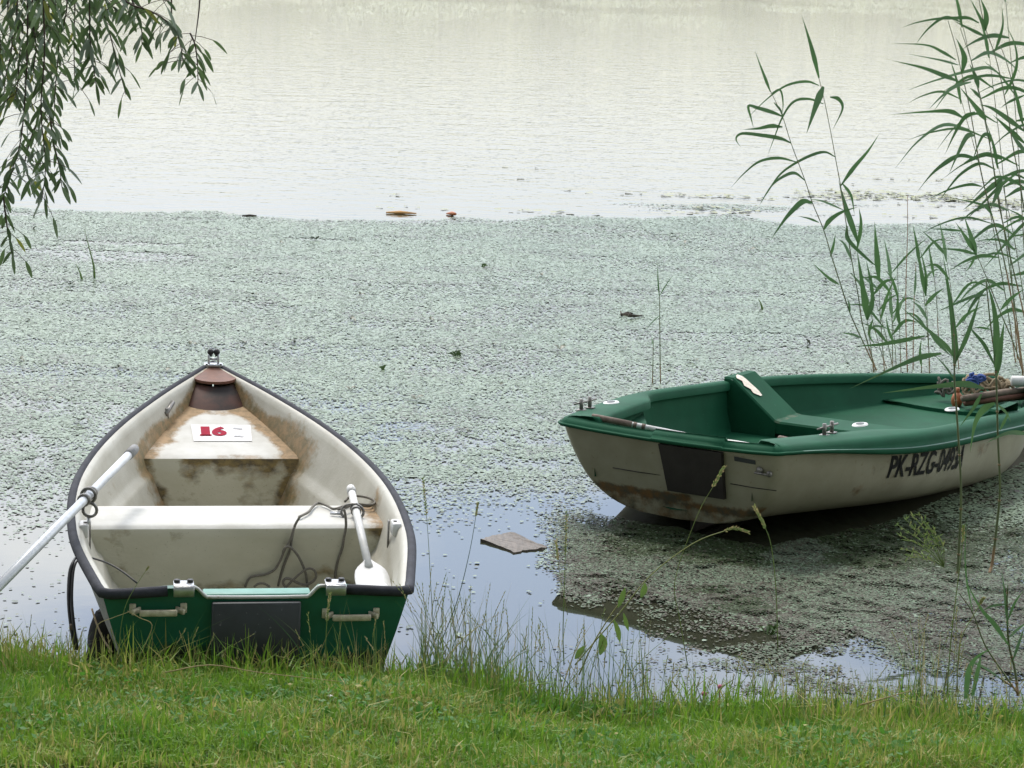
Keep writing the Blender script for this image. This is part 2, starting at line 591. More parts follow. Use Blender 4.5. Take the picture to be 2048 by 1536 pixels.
def axis_pts(lo, hi, step, far):
    a = list(np.arange(lo, hi + 1e-6, step))
    d, p = step, hi
    while p < far[1]:
        d *= 1.35
        p += d
        a.append(p)
    d, p = step, lo
    while p > far[0]:
        d *= 1.35
        p -= d
        a.insert(0, p)
    return np.array(a)


gx, gy = axis_pts(-3.5, 3.5, .07, (-500, 500)), axis_pts(4.6, 8.6, .05, (-400, 900))
GX, GY = np.meshgrid(gx, gy)
GZ = ground_z(GX, GY)
mb = MB()
mb.grid([[(GX[i, j], GY[i, j], GZ[i, j]) for j in range(len(gx))] for i in range(len(gy))])
tag(mb.build("ground", M['ground']), kind="structure")
mb = MB()
mb.add([(-400, 6.4, 0), (400, 6.4, 0), (400, 335, 0), (-400, 335, 0)], [(0, 1, 2, 3)])
tag(mb.build("water", M['water'], smooth=False), kind="structure")

# far shore: the wood whose reflection tints the far water
n = 23000
tx = np.repeat(np.linspace(-160, 160, 230) + RNG.uniform(-.5, .5, 230), 100)
ty = np.repeat(RNG.uniform(320, 345, 230), 100)
th = np.repeat(RNG.uniform(2.6, 5.0, 230), 100)
ph, cu, rr = RNG.uniform(0, 6.28, n), RNG.uniform(-1, 1, n), RNG.uniform(.55, 1, n) ** .5
sx = np.sqrt(1 - cu ** 2)
ctr = np.stack([tx + sx * np.cos(ph) * rr * th * .75, ty + sx * np.sin(ph) * rr * th * .6, 1.0 + th * .5 + cu * rr * th * .5], -1)
a = RNG.normal(size=(n, 3)); a /= np.linalg.norm(a, axis=1)[:, None]
bq = np.cross(a, RNG.normal(size=(n, 3))); bq /= np.linalg.norm(bq, axis=1)[:, None]
sz = RNG.uniform(.5, 1.1, n)[:, None]
quads = np.stack([ctr - a * sz - bq * sz * .6, ctr + a * sz - bq * sz * .6, ctr + a * sz * .7 + bq * sz * .7, ctr - a * sz * .7 + bq * sz * .7], 1)
tag(np_mesh("far_wood", quads, 4, mat=M['farwood']), "yellow green trees massed along the far shore of the lake", "wood", kind="stuff")

# ------------------------------------------------------------------ duckweed mat
def poly_side(px, py, pts):
    """signed height of py above the polyline pts (x increasing)"""
    p = np.array(pts)
    return py - np.interp(px, p[:, 0], p[:, 1])


def duck_cover(x, y):
    nz = fbm(x * 1.3 + 3, y * .9, 5)
    nf = fbm(x * 6 + 9, y * 4, 4)
    # near limit of the mat on the left and in the middle, and of the brown mat by the green boat
    dl = poly_side(x, y, [(-6, 10.0), (-2.6, 9.5), (-1.9, 9.15), (-.4, 9.42), (.05, 9.45), (.32, 9.6)]) + (nz - .5) * 1.5
    cl = np_sstep(-.35, 1.1, dl) * .93
    dr = poly_side(x, y, [(.18, 8.70), (.24, 8.34), (.60, 8.20), (.93, 8.08), (1.42, 7.86), (1.93, 7.64), (3.2, 7.3)]) + (nz - .5) * .5 + (nf - .5) * .5
    cr = np_sstep(-.12, .26, dr) * np.clip(.90 + .9 * (nf - .5), 0, .97) * np_sstep(.10, .32, x + (nf - .5) * .25)
    c = np.maximum(np.where(x < .45, cl, np.maximum(cl * np_sstep(9.4, 10.4, y), 0)), cr)
    # leads of open water
    c = c * (1 - .85 * np.exp(-(((x - .50) / .30) ** 2 + ((y - 10.05 - .35 * (x - .5)) / .22) ** 2)))
    c = c * (1 - .6 * np_sstep(.60, .68, fbm(x * .6 + 40, y * 1.7 + 3, 4)) * np_sstep(14.5, 16, y) * (1 - np_sstep(-1.8, -.6, x)))
    c = c * (1 - .28 * np_sstep(.52, .66, fbm(x * 1.1 + 4, y * 2.2 + 33, 4)) * np_sstep(9.5, 11, y))
    c = c * (1 - .45 * np_sstep(.55, .66, nf) * np_sstep(9, 10.5, y) * (1 - np_sstep(11, 13.5, y)))
    # thin scatter over the open pools near the bank
    c = np.maximum(c, .035 * np_sstep(.45, .62, nf) + .22 * np_sstep(.58, .72, fbm(x * 3 + 1, y * 5, 4)) * np_sstep(.9, 1.6, x))
    # far edge
    far = 20.9 + .10 * x + (fbm(x * .5, y * .3 + 7, 4) - .5) * 3.6
    isl = .5 * np_sstep(-1, 3, x) * np_sstep(.58, .68, fbm(x * .45 + 90, y * 1.5 + 40, 4)) * (1 - np_sstep(.6, 2.6, y - far))
    c = np.where(y > far, isl, c * (1 - .5 * np_sstep(-.5, 0, y - far)))
    return c


NC = 2650000
cx = RNG.uniform(-1, 1, NC)
cy = RNG.uniform(0, 1, NC)
yy = 7.25 + (24.5 - 7.25) * cy ** 1.0
half = 1.05 + yy * .245
xx = cx * half
keep = RNG.random(NC) < (half / half.max()) * np.where(yy > 14, .85, 1.0)
xx, yy = xx[keep], yy[keep]
cov = duck_cover(xx, yy)
dens = -np.log(np.clip(1 - cov, .03, 1)) / 2.5
keep = RNG.random(len(xx)) < dens
xx, yy, cov = xx[keep], yy[keep], cov[keep]
n = len(xx)
r = RNG.uniform(.0050, .0120, n) * np.where(RNG.random(n) < .06, 1.5, 1.0) * (1 + .35 * np_sstep(10, 18, yy))
an = RNG.uniform(0, 6.28, n)
tilt = np.abs(RNG.normal(0, .055, (n, 2))) * RNG.choice([-1, 1], (n, 2))
qs = []
for k in range(5):
    aa = an + k * 2 * math.pi / 5 + RNG.uniform(-.35, .35, n)
    rk = r * RNG.uniform(.65, 1.15, n)
    ox, oy = rk * np.cos(aa), rk * np.sin(aa)
    qs.append(np.stack([xx + ox, yy + oy, .004 + RNG.random(n) * .004 * 0 + np.maximum(-.003, tilt[:, 0] * ox + tilt[:, 1] * oy + .35 * (tilt[:, 0] ** 2) * r)], -1))
qs = np.stack(qs, 1)
qs[:, :, 2] += (RNG.random(n) * .0025)[:, None]
reg = np_sstep(.10, .30, xx) * (1 - np_sstep(9.5, 10.1, yy))
kp = RNG.random(n) > reg * .93
xx, yy, qs, reg = xx[kp], yy[kp], qs[kp], reg[kp]
n = len(xx)
brown = np_sstep(.52, .62, fbm(xx * 2.2 + 11, yy * 2.6, 4)) * .45
tv = np.where(RNG.random(n) < brown * .75, RNG.uniform(.5, 1, n), np.where(RNG.random(n) < .16, RNG.uniform(-1, -.4, n), 0))
tv = np.where(RNG.random(n) < .05, .8, tv)
# the brown, broken mat of rotting weed in the shallows by the green dinghy
nb = 520000
bx_, by_ = RNG.uniform(.05, 3.6, nb), RNG.uniform(7.15, 10.0, nb)
cb_ = duck_cover(bx_, by_) * np_sstep(.10, .30, bx_) * (1 - np_sstep(9.5, 10.1, by_)) + .0
film = .60 * np_sstep(.40, .60, fbm(bx_ * 5 + 2, by_ * 9, 4)) * np_sstep(.3, 1.2, bx_) * (1 - np_sstep(8.3, 8.8, by_))
cb_ = np.maximum(cb_, film)
kp = RNG.random(nb) < -np.log(np.clip(1 - cb_, .04, 1)) / 2.6
bx_, by_ = bx_[kp], by_[kp]
nb = len(bx_)
rb = RNG.uniform(.0025, .0085, nb)
a_ = RNG.uniform(0, 6.28, nb)
tl_ = RNG.normal(0, .12, (nb, 2))
bump_ = .012 * np_sstep(.5, .75, fbm(bx_ * 9, by_ * 9, 3)) * np_sstep(.3, .6, cb_[kp])
q5 = []
for k in range(5):
    aa = a_ + k * 2 * math.pi / 5 + RNG.uniform(-.4, .4, nb)
    rk = rb * RNG.uniform(.6, 1.2, nb)
    q5.append(np.stack([bx_ + rk * np.cos(aa), by_ + rk * np.sin(aa), .004 + bump_ + np.maximum(-.003, tl_[:, 0] * rk * np.cos(aa) + tl_[:, 1] * rk * np.sin(aa))], -1))
q5 = np.stack(q5, 1)
q5[:, :, 2] += (RNG.random(nb) * .003)[:, None]
pn = fbm(bx_ * 3.1 + 5, by_ * 3.6 + 1, 4)
moss = np_sstep(8.75, 9.05, by_ + (pn - .5) * 2.2) * np_sstep(.3, .6, bx_)
tb_ = np.where(RNG.random(nb) < .30 + .65 * np_sstep(.42, .6, pn), RNG.uniform(.75, 1.1, nb), RNG.uniform(.45, .85, nb))
tb_ = np.where(RNG.random(nb) < .10, 0, tb_)
tb_ = np.where(RNG.random(nb) < moss * .8, RNG.uniform(-1.6, -1, nb), tb_)
mi = np.concatenate([np.zeros(len(qs), int), np.ones(len(q5), int)])
qs, tv = np.concatenate([qs, q5]), np.concatenate([tv, tb_])
# nothing floats inside the boats
cc_ = qs.mean(1)
_l = (np.array(B2_M.inverted()) @ (cc_ - np.array(B2_LOC)).T).T
_k = ~((np.abs(_l[:, 0]) < .45 + .2 * np_sstep(0, 1, _l[:, 1])) & (_l[:, 1] > .12) & (_l[:, 1] < 3.2))
qs, tv, mi = qs[_k], tv[_k], mi[_k]
dw = np_mesh("duckweed", qs, 5, tint=tv, mat=M['duck'])
dw.data.materials.append(M['duckmud'])
dw.data.polygons.foreach_set("material_index", mi.astype(np.int32))
tag(dw, "pale green duckweed mat floating over the near half of the lake", "duckweed", kind="stuff")

# yellowish algae strings past the edge of the mat
n = 16000
ax_ = RNG.uniform(-7, 9, n)
ay_ = RNG.uniform(21.2, 25.5, n)
k = fbm(ax_ * .55 + 60, ay_ * 1.6 + 5, 4) + .13 * np_sstep(1.2, 4.5, ax_) - .06 - .10 * np_sstep(22.5, 25.5, ay_)
kp = (k > .56 + .16 * RNG.random(n)) & (ax_ > RNG.uniform(-2, 3.5, n))
ax_, ay_ = ax_[kp], ay_[kp]
n = len(ax_)
rr = RNG.uniform(.010, .028, n)
q4 = np.stack([np.stack([ax_ + sx_ * rr * 1.6, ay_ + sy_ * rr, np.full(n, .004) + RNG.random(n) * .012], -1) for sx_, sy_ in ((-1, -.6), (1, -1), (.8, 1), (-.9, .8))], 1)
M['algae'] = mat("algae", (.24, .25, .10), (.20, .22, .10), scale=3, rough=.5)
# and fine yellow green flecks spread over the far water
n2 = 260000
fx_, fy_ = RNG.uniform(-34, 34, n2), 50 + 90 * RNG.random(n2) ** 1.2
kp = (np.abs(fx_) < fy_ * .27 + 1) & (RNG.random(n2) < np_sstep(.36, .62, fbm(fx_ * .22, fy_ * .09 + 3, 4)) * np_sstep(52, 100, fy_) * .55)
fx_, fy_ = fx_[kp], fy_[kp]
r2 = RNG.uniform(.010, .030, len(fx_))
q6 = np.stack([np.stack([fx_ + sx_ * r2, fy_ + sy_ * r2 * 2.2, .01 + r2 * .10 * (1 + sy_)], -1) for sx_, sy_ in ((-1, -.6), (1, -1), (.8, 1), (-.9, .8))], 1)
q4 = np.concatenate([q4, q6])
tag(np_mesh("algae", q4, 4, mat=M['algae']), "yellowish algae strings drifting past the duckweed edge", "algae", kind="stuff")

# ------------------------------------------------------------------ lawn
def blades(n, xr, yr, hmin, hmax, wmin, wmax, lean, dry, edge_fn=None):
    x, y = RNG.uniform(*xr, n), RNG.uniform(*yr, n)
    z = ground_z(x, y)
    kp = z > .012
    c, s = math.cos(-B1_YAW), math.sin(-B1_YAW)
    dx, dy = x - B1_LOC.x, y - B1_LOC.y
    lx, ly = c * dx - s * dy, s * dx + c * dy
    kp &= ~((np.abs(lx) < .56) & (ly > -.045) & (ly < 3))
    if edge_fn is not None: kp &= edge_fn(x, y)
    x, y, z = x[kp], y[kp], z[kp]
    n = len(x)
    clump = fbm(x * 4.5 + 2, y * 4.5, 3)
    h = RNG.uniform(hmin, hmax, n) * (.55 + .95 * clump)
    w = RNG.uniform(wmin, wmax, n) * .5
    an = RNG.uniform(0, 6.28, n)
    ld = RNG.uniform(0, 6.28, n)
    lm = np.abs(RNG.normal(0, lean, n))
    ca, sa = np.cos(an) * w, np.sin(an) * w
    lx, ly = np.cos(ld) * lm * h, np.sin(ld) * lm * h
    def P(f, u, sgn, k):
        return np.stack([x + lx * f + sgn * ca * k, y + ly * f + sgn * sa * k, z - .004 + h * u], -1)
    up2 = np.clip(1 - .35 * lm, .35, 1)
    v = [P(0, 0, -1, .8), P(0, 0, 1, .8), P(.38, .55, 1, 1), P(.38, .55, -1, 1)]
    v2 = [P(.38, .55, -1, 1), P(.38, .55, 1, 1), P(1, up2, 1, .12), P(1, up2, -1, .12)]
    q = np.concatenate([np.stack(v, 1), np.stack(v2, 1)], 0)
    pt = fbm(x * 2.6 + 30, y * 2.6 + 8, 3)
    t = np.where(RNG.random(n) < dry * (.35 + 1.3 * np_sstep(.4, .62, pt)), RNG.uniform(.35, 1, n), np.where(RNG.random(n) < .3, RNG.uniform(-1, -.3, n), 0))
    return q, np.concatenate([t, t])


qa, ta = blades(150000, (-2.4, 2.5), (5.45, 7.35), .028, .066, .0025, .0055, .75, .30)
qb, tb = blades(7000, (-2.4, 2.5), (5.6, 7.3), .06, .11, .003, .007, .6, .35)
qe, te = blades(5200, (-2.4, 2.5), (6.7, 7.3), .07, .17, .003, .006, .55, .6)
qc, tc_ = blades(20000, (-4.5, 4.5), (3.8, 5.5), .04, .09, .005, .009, .7, .4)
# low broad clover and plantain leaves among the blades
n = 11000
lx_, ly_ = RNG.uniform(-2.4, 2.5, n), RNG.uniform(5.5, 7.2, n)
kp = (fbm(lx_ * 3.2 + 70, ly_ * 3.2, 3) > .50) & (ground_z(lx_, ly_) > .015)
lx_, ly_ = lx_[kp], ly_[kp]
n = len(lx_)
lz_ = ground_z(lx_, ly_) + RNG.uniform(.018, .055, n)
rl = RNG.uniform(.005, .012, n) * (1 + .9 * np_sstep(6.6, 7.0, ly_))
a0 = RNG.uniform(0, 6.28, n)
tl = RNG.normal(0, .5, (n, 2))
qd = np.stack([np.stack([lx_ + rl * np.cos(a0 + k) * e, ly_ + rl * np.sin(a0 + k) * e, lz_ + tl[:, 0] * rl * np.cos(a0 + k) + tl[:, 1] * rl * np.sin(a0 + k)], -1) for k, e in ((0, 1.3), (1.5, .8), (3.1, 1.1), (4.6, .8))], 1)
td = np.where(RNG.random(n) < .08, .9, -1.0)
tag(np_mesh("grass", np.concatenate([qa, qb, qc, qd, qe]), 4, tint=np.concatenate([ta, tb, tc_, td, te]), mat=M['grass'], smooth=False),
    "short green lawn grass with dry straw growing on the bank", "grass", kind="stuff")
# ------------------------------------------------------------------ rowing boat with the number 16
def cubic(xs, ys, x):
    xs, ys = np.array(xs, float), np.array(ys, float)
    m = np.gradient(ys, xs)
    i = int(np.clip(np.searchsorted(xs, x) - 1, 0, len(xs) - 2))
    h = xs[i + 1] - xs[i]
    t = (x - xs[i]) / h
    return float((2 * t**3 - 3 * t**2 + 1) * ys[i] + (t**3 - 2 * t**2 + t) * h * m[i] + (-2 * t**3 + 3 * t**2) * ys[i + 1] + (t**3 - t**2) * h * m[i + 1])


L1 = 3.127
def b1(y): return cubic([0, .25, .5, .7, .85, 1], [.5328, .6368, .6131, .461, .2685, .0248], y / L1)
def h1(y): return .4286 - .0531 * (y / L1) + .2233 * (y / L1) ** 2
def k1(y): return -.09 + .33 * sstep(2.2, 3.13, y) ** 1.5
SEC_U = ([0, .03, .09, .22, .5, .75, 1], [0, .45, .66, .75, .85, .93, 1])
SEC_V = ([0, .05, .15, .3, .5, .75, 1], [0, .10, .26, .44, .63, .82, 1])


def hw1(y, z, inset=.034):
    """half width of the hull at length y, height z"""
    zb, h = k1(y), h1(y)
    t = min(1.05, max(0, (z - zb) / (h - zb)))
    v = sstep(1.4, 3.0, y)
    f = np.interp(t, *SEC_U) * (1 - v) + np.interp(t, *SEC_V) * v
    return max(.004, (b1(y) - .018) * f - inset)


root1 = empty("rowing_boat", B1_LOC, (0, B1_ROLL, B1_YAW))
root1.rotation_mode = 'XYZ'
root1.rotation_euler = B1_M.to_euler('XYZ')
tag(root1, "white rowing boat numbered 16 with black rail and green transom, stern to the bank", "rowing boat")

ys = [L1 * i / 44 for i in range(45)]
ts = [0, .02, .05, .09, .16, .25, .35, .45, .55, .65, .75, .85, .93, 1.0]
mb = MB()
for sg in (-1, 1):
    rows = []
    for y in ys:
        zb, h = k1(y), h1(y) - .012
        rows.append([(sg * hw1(y, zb + (h - zb) * t, 0), y, zb + (h - zb) * t) for t in ts])
    mb.grid(rows, flip=sg < 0)
mb.build("hull", M['hullgrey'], root1)

DECK_Y0, DECK_Z0, DECK_S, DECK_Y1 = 2.25, .357, .2, 2.86
def deckz(y): return DECK_Z0 + DECK_S * (y - DECK_Y0)


# inner shell with its lip and moulded step; attribute = grime
mb = MB()
FLOOR = .055
for sg in (-1, 1):
    rows, at = [], []
    for y in [.03 + (L1 - .09) * i / 70 for i in range(71)]:
        h = h1(y)
        zt = [h + .004, h + .006, h - .004, h - .03]
        zt += [h - .03 - (h - .03 - FLOOR) * q / 22 for q in range(1, 23)]
        row = []
        for i, z in enumerate(zt):
            w = hw1(y, min(z, h), .034)
            if i == 0: w = hw1(y, h, .004)
            if i == 1: w = hw1(y, h, .022)
            u = (h - z) / (h - FLOOR)
            if u > .44: w -= .016 * sstep(.44, .50, u)      # moulded step in the side
            if u > .76: w -= .016 * sstep(.76, .82, u)
            row.append((sg * max(w, .003), y, max(z, k1(y) + .05)))
            g = 0.0
            if y > 2.0:
                dz = z - deckz(max(y, 2.2))
                top = .055 + .02 * math.sin(9 * y) + (.02 if sg > 0 else 0)
                g = (1 - sstep(top * .5, top * 1.5, dz)) * sstep(2.02, 2.22, y) * .85
            g += .32 * sstep(.70, 1.0, u) + .34 * sstep(.45, .72, float(fbm(np.array(y * 4.), np.array(z * 9. + 9 * sg), 4)))
            g += .75 * (1 - sstep(.03, .12, abs(y - 1.33))) * (1 - sstep(.0, .09, abs(z - .40))) * (sg > 0)
            at.append(g)
        row.append((0, y, row[-1][2]))
        at.append(.45)
        rows.append(row)
    mb.grid(rows, attr=at, flip=sg > 0)
mb.build("inner_shell", M['cream'], root1, attr=True)

# transom board with a notch
mb = MB()
right = [(hw1(0, .43, 0), .43), (hw1(0, .35, 0), .35), (hw1(0, .25, 0), .25), (hw1(0, .15, 0), .15), (hw1(0, .05, 0), .05), (hw1(0, -.03, 0), -.03), (hw1(0, -.07, 0), -.07)]
notch = [(-.225, .448), (-.205, .445), (-.172, .412), (.172, .410), (.205, .445), (.225, .448)]
poly = [(-x, z) for x, z in reversed(right)] + [(-.30, .445)] + notch + [(.30, .445)] + right
cols = []
def ztop(x):
    p = [(-.54, .425), (-.30, .445), (-.205, .445), (-.172, .412), (.172, .410), (.205, .445), (.30, .445), (.54, .425)]
    return float(np.interp(x, [q[0] for q in p], [q[1] for q in p]))
rows, at = [], []
for i in range(21):
    u = i / 20
    row = []
    for j in range(61):
        s_ = -1 + 2 * j / 60
        z0 = -.07 + .495 * u
        x = s_ * hw1(0, z0, .0)
        zz = -.07 + (ztop(x) + .07) * u
        row.append((x, .0 - .004 * (1 - u), zz))
        at.append(.85 * (1 - sstep(.16, .30, zz + .03 * math.sin(7 * x))) + .05)
    rows.append(row)
mb.grid(rows, attr=at)
mb.grid([[(p[0], .034, p[2]) for p in r_] for r_ in rows], attr=at, flip=True)
mb.grid([rows[-1], [(p[0], .034, p[2]) for p in rows[-1]]], attr=0)
transom = mb.build("transom", M['transom'], root1, attr=True)
mb = MB()
mb.box((0, .045, .413), (.36, .066, .012), bev=.003)
mb.build("lit_notch_top", M['litgreen'], transom)  # upward face of the transom, painted paler as if lit
mb = MB()
mb.tube([(-.26, -.004, .450), (-.212, -.004, .450), (-.200, -.004, .444), (-.176, -.004, .420), (-.168, -.004, .414), (-.05, -.004, .4125), (.08, -.004, .412), (.168, -.004, .413), (.178, -.004, .420), (.2, -.004, .444), (.212, -.004, .450), (.26, -.004, .450)], .0065, n=6)
mb.build("notch_edging", M['white'], transom)
mb = MB()
mb.box((-.004, -.017, .235), (.298, .026, .33), bev=.006, attr=.15)
mb.build("motor_pad", M['padgrey'], root1, attr=True)


# rub rail: along both sides and the stern corners
pts = []
pts.append((-.30, -.014, .440))
pts.append((-.42, -.014, .433))
pts.append((-.485, -.012, .430))
pts.append((-.515, .004, .431))
for i in range(1, 46):
    y = .035 + (L1 - .05) * (i / 45)
    pts.append((-(b1(y) - .0165), y, h1(y) - .004))
pts.append((0, L1 + .004, h1(L1) - .002))
pts += [(-p[0], p[1], p[2]) for p in reversed(pts[:-1])]
mb = MB()
mb.tube(pts, .0175, n=10, flat=1.05)
mb.build("rub_rail", M['rail'], root1)

# thwart
def cross_box(mb, prof, dirtf, inset=.030, nx=40):
    rows, at = [], []
    for (y, z) in prof:
        w = hw1(y, z, inset)
        row = []
        for j in range(nx + 1):
            x = -w + 2 * w * j / nx
            row.append((x, y, z))
            at.append(dirtf(x, y, z, w))
        rows.append(row)
    mb.grid(rows, attr=at)


TH = .36
prof = [(1.405, .06), (1.405, .2), (1.405, .35), (1.398, TH)] + [(1.398 - .27 * q / 8, TH) for q in range(1, 9)] + [(1.112, .356), (1.100, .347)]
mb = MB()
cross_box(mb, prof, lambda x, y, z, w: .9 * sstep(.11, .02, w - x) + .22 * sstep(.06, .0, w + x) + .1 * (fbm(np.array(x * 6.), np.array(y * 9.)) > .62))
th = mb.build("thwart", M['deck'], root1, attr=True)
mb = MB()
prof = [(1.100, .347), (1.094, .335)] + [(1.092 - .02 * q / 12, .335 - .275 * q / 12) for q in range(1, 13)]
cross_box(mb, prof, lambda x, y, z, w: .55 * sstep(.10, .0, w - x) * sstep(.1, .34, z) + .35 * sstep(.05, 0, w + x) + .30 * sstep(.25, .06, z) + .62 * sstep(.45, .72, float(fbm(np.array(x * 9. + 3), np.array(z * 16. + 5), 4))))
mb.build("thwart_face", M['creamface'], th, attr=True)

# bow deck: sloping top and upright face
mb = MB()
rows, at = [], []
for i in range(31):
    y = DECK_Y0 - .012 + (DECK_Y1 - DECK_Y0 + .1) * i / 30
    z = deckz(y) - (.006 if i == 0 else 0)
    w = hw1(y, z, .028)
    row = []
    for j in range(49):
        x = -w + 2 * w * j / 48
        row.append((x, y, z))
        d = w - abs(x)
        g = .95 * sstep(.12, .03, d) * (1.0 if x > 0 else .95) + .75 * sstep(2.62, 2.76, y)
        g += .72 * sstep(.06, .0, y - DECK_Y0) * sstep(-.12, .0, x) * sstep(.34, .12, x)
        g += .38 * math.exp(-((x + .17) / .06) ** 2 - ((y - 2.40) / .03) ** 2) + .75 * math.exp(-((x + .02) / .035) ** 2 - ((y - 2.365) / .018) ** 2)
        at.append(g)
    rows.append(row)
mb.grid(rows, attr=at)
deck = mb.build("bow_deck", M['deck'], root1, attr=True)
mb = MB()
rows, at = [], []
for i in range(25):
    u = i / 24
    z = deckz(DECK_Y0) - .006 - .29 * u
    y = DECK_Y0 - .014 - .02 * min(1, u * 6) * .5 - .03 * u
    w = hw1(y, z, .028)
    row = []
    for j in range(61):
        x = -w + 2 * w * j / 60
        row.append((x, y, z))
        d = w - abs(x)
        g = .85 * sstep(.075, .02, d) + .92 * sstep(.105, .02, abs(x - .09) - .07) * sstep(.55, .05, u)
        g += .62 * sstep(.14, .0, u) * sstep(-.25, -.1, x) + .30 * sstep(.55, 1, u)
        g += .5 * math.exp(-((x + .13) / .05) ** 2) * sstep(.5, .1, u) + .55 * sstep(.45, .72, float(fbm(np.array(x * 8. + 30), np.array(z * 14. + 5), 4)))
        at.append(g)
    rows.append(row)
mb.grid(rows, attr=at)
mb.build("deck_face", M['creamface'], deck, attr=True)

# number plate on the deck
def text_mesh(body, offset=.0, shear=0.0, sx=1.0):
    cu = bpy.data.curves.new("lettering_curve", 'FONT')
    cu.body = body
    cu.size = 1.0
    cu.offset = offset
    cu.shear = shear
    cu.fill_mode = 'FRONT'
    o = bpy.data.objects.new("lettering_curve", cu)
    COL.objects.link(o)
    dg = bpy.context.evaluated_depsgraph_get()
    dg.update()
    me = bpy.data.meshes.new_from_object(o.evaluated_get(dg))
    vs = [v.co.copy() for v in me.vertices]
    fs = [tuple(p.vertices) for p in me.polygons]
    bpy.data.objects.remove(o)
    bpy.data.curves.remove(cu)
    bpy.data.meshes.remove(me)
    x0, x1 = min(v.x for v in vs), max(v.x for v in vs)
    y0, y1 = min(v.y for v in vs), max(v.y for v in vs)
    return [((v.x - x0) / (x1 - x0), (v.y - y0) / (y1 - y0)) for v in vs], fs


mb = MB()
q = [(-.115, 2.407), (.141, 2.407), (.145, 2.580), (-.122, 2.580)]
mb.grid([[(q[0][0] + (q[1][0] - q[0][0]) * u, q[0][1], deckz(q[0][1]) + .003) for u in (0, .5, 1)], [(q[3][0] + (q[2][0] - q[3][0]) * u, q[3][1], deckz(q[3][1]) + .003) for u in (0, .5, 1)]])
plate = mb.build("number_plate", M['sticker'], root1, smooth=False)
mb = MB()
for ch, xa, xb in (("1", -.080, -.040), ("6", -.032, .034)):
    vs, fs = text_mesh(ch, .05)
    mb.add([(xa + u * (xb - xa), 2.458 + v * .098, deckz(2.458 + v * .098) + .0055) for u, v in vs], fs)
mb.add([(x, y, deckz(y) + .0055) for x, y in ((-.086, 2.458), (-.034, 2.458), (-.034, 2.472), (-.086, 2.472))], [(0, 1, 2, 3)])
mb.build("number", M['red'], plate, smooth=False)
for yy in (2.452, 2.535):
    mb = MB()
    mb.add([(x, y, deckz(y) + .0055) for x, y in ((.062, yy), (.104, yy - .006), (.108, yy + .010), (.070, yy + .014))], [(0, 1, 2, 3)])
    mb.build("print_mark", M['greyprint'], plate, smooth=False)

# bow locker: plate with curved near edge and brown panel, its colour darkened for the shaded hollow
mb = MB()
rows = []
for i in range(7):
    u = i / 6
    row = []
    for j in range(13):
        v = -1 + 2 * j / 12
        yn = 2.85 + .065 * v * v
        y = yn + (3.075 - yn) * u
        row.append((v * hw1(y, h1(y) - .02, .016), y, h1(y) + .006 - .004 * (1 - u)))
    rows.append(row)
mb.grid(rows)
mb.grid([[(p[0], p[1], p[2] - .012) for p in rows[0]], rows[0]])
bp = mb.build("bow_plate", M['brown'], root1)
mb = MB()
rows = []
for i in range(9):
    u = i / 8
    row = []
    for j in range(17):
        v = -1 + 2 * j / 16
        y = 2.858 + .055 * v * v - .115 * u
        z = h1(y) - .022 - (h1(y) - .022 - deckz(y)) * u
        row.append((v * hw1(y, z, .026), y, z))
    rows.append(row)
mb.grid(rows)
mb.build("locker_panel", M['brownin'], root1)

# bow fitting
mb = MB()
zb_ = h1(3.08) + .004
mb.box((.0, 3.075, zb_ + .006), (.088, .05, .014), bev=.004)
mb.box((-.022, 3.08, zb_ + .03), (.010, .022, .05), bev=.002)
mb.box((.022, 3.08, zb_ + .03), (.010, .022, .05), bev=.002)
mb.tube([(-.026, 3.08, zb_ + .034), (.026, 3.08, zb_ + .034)], .006)
bf = mb.build("bow_roller", M['metal'], root1)
for sx_ in (-1, 1):
    mb = MB()
    mb.sphere((sx_ * .0145, 3.078, zb_ + .068), .0155, sq=(1, 1, 1.05))
    mb.tube([(sx_ * .0145, 3.078, zb_ + .048), (sx_ * .0145, 3.078, zb_ + .060)], .008)
    mb.build("knob", M['black'], bf)
for sx_ in (-1, 1):
    mb = MB()
    mb.sphere((sx_ * .033, 3.052, zb_ + .014), .006, sq=(1, 1, .5))
    mb.build("bolt", M['black'], bf)

# cleat on the inner side near the bow
mb = MB()
p = Vector((-.235, 2.60, .475))
mb.box(p, (.03, .035, .05), bev=.004)
mb.tube([p + Vector((.0, -.03, .0)), p + Vector((.035, .06, .035))], .011)
mb.box(p + Vector((-.005, -.01, -.04)), (.02, .02, .05), bev=.003)
mb.build("cleat", M['steel'], root1)

# oarlock sockets
for sg in (-1, 1):
    mb = MB()
    y = .845
    w = hw1(y, h1(y), .034)
    mb.box((sg * (w - .008), y, h1(y) - .012), (.034, .075, .05), bev=.006)
    s_ = mb.build("oarlock_socket", M['white'], root1)
    mb = MB()
    mb.box((sg * (w - .012), y + .0, h1(y) + .0145), (.012, .014, .004))
    mb.box((sg * (w - .030), y + .045, h1(y) - .055), (.006, .024, .12), bev=.002)
    mb.build("slot_plate", M['steel'], s_)

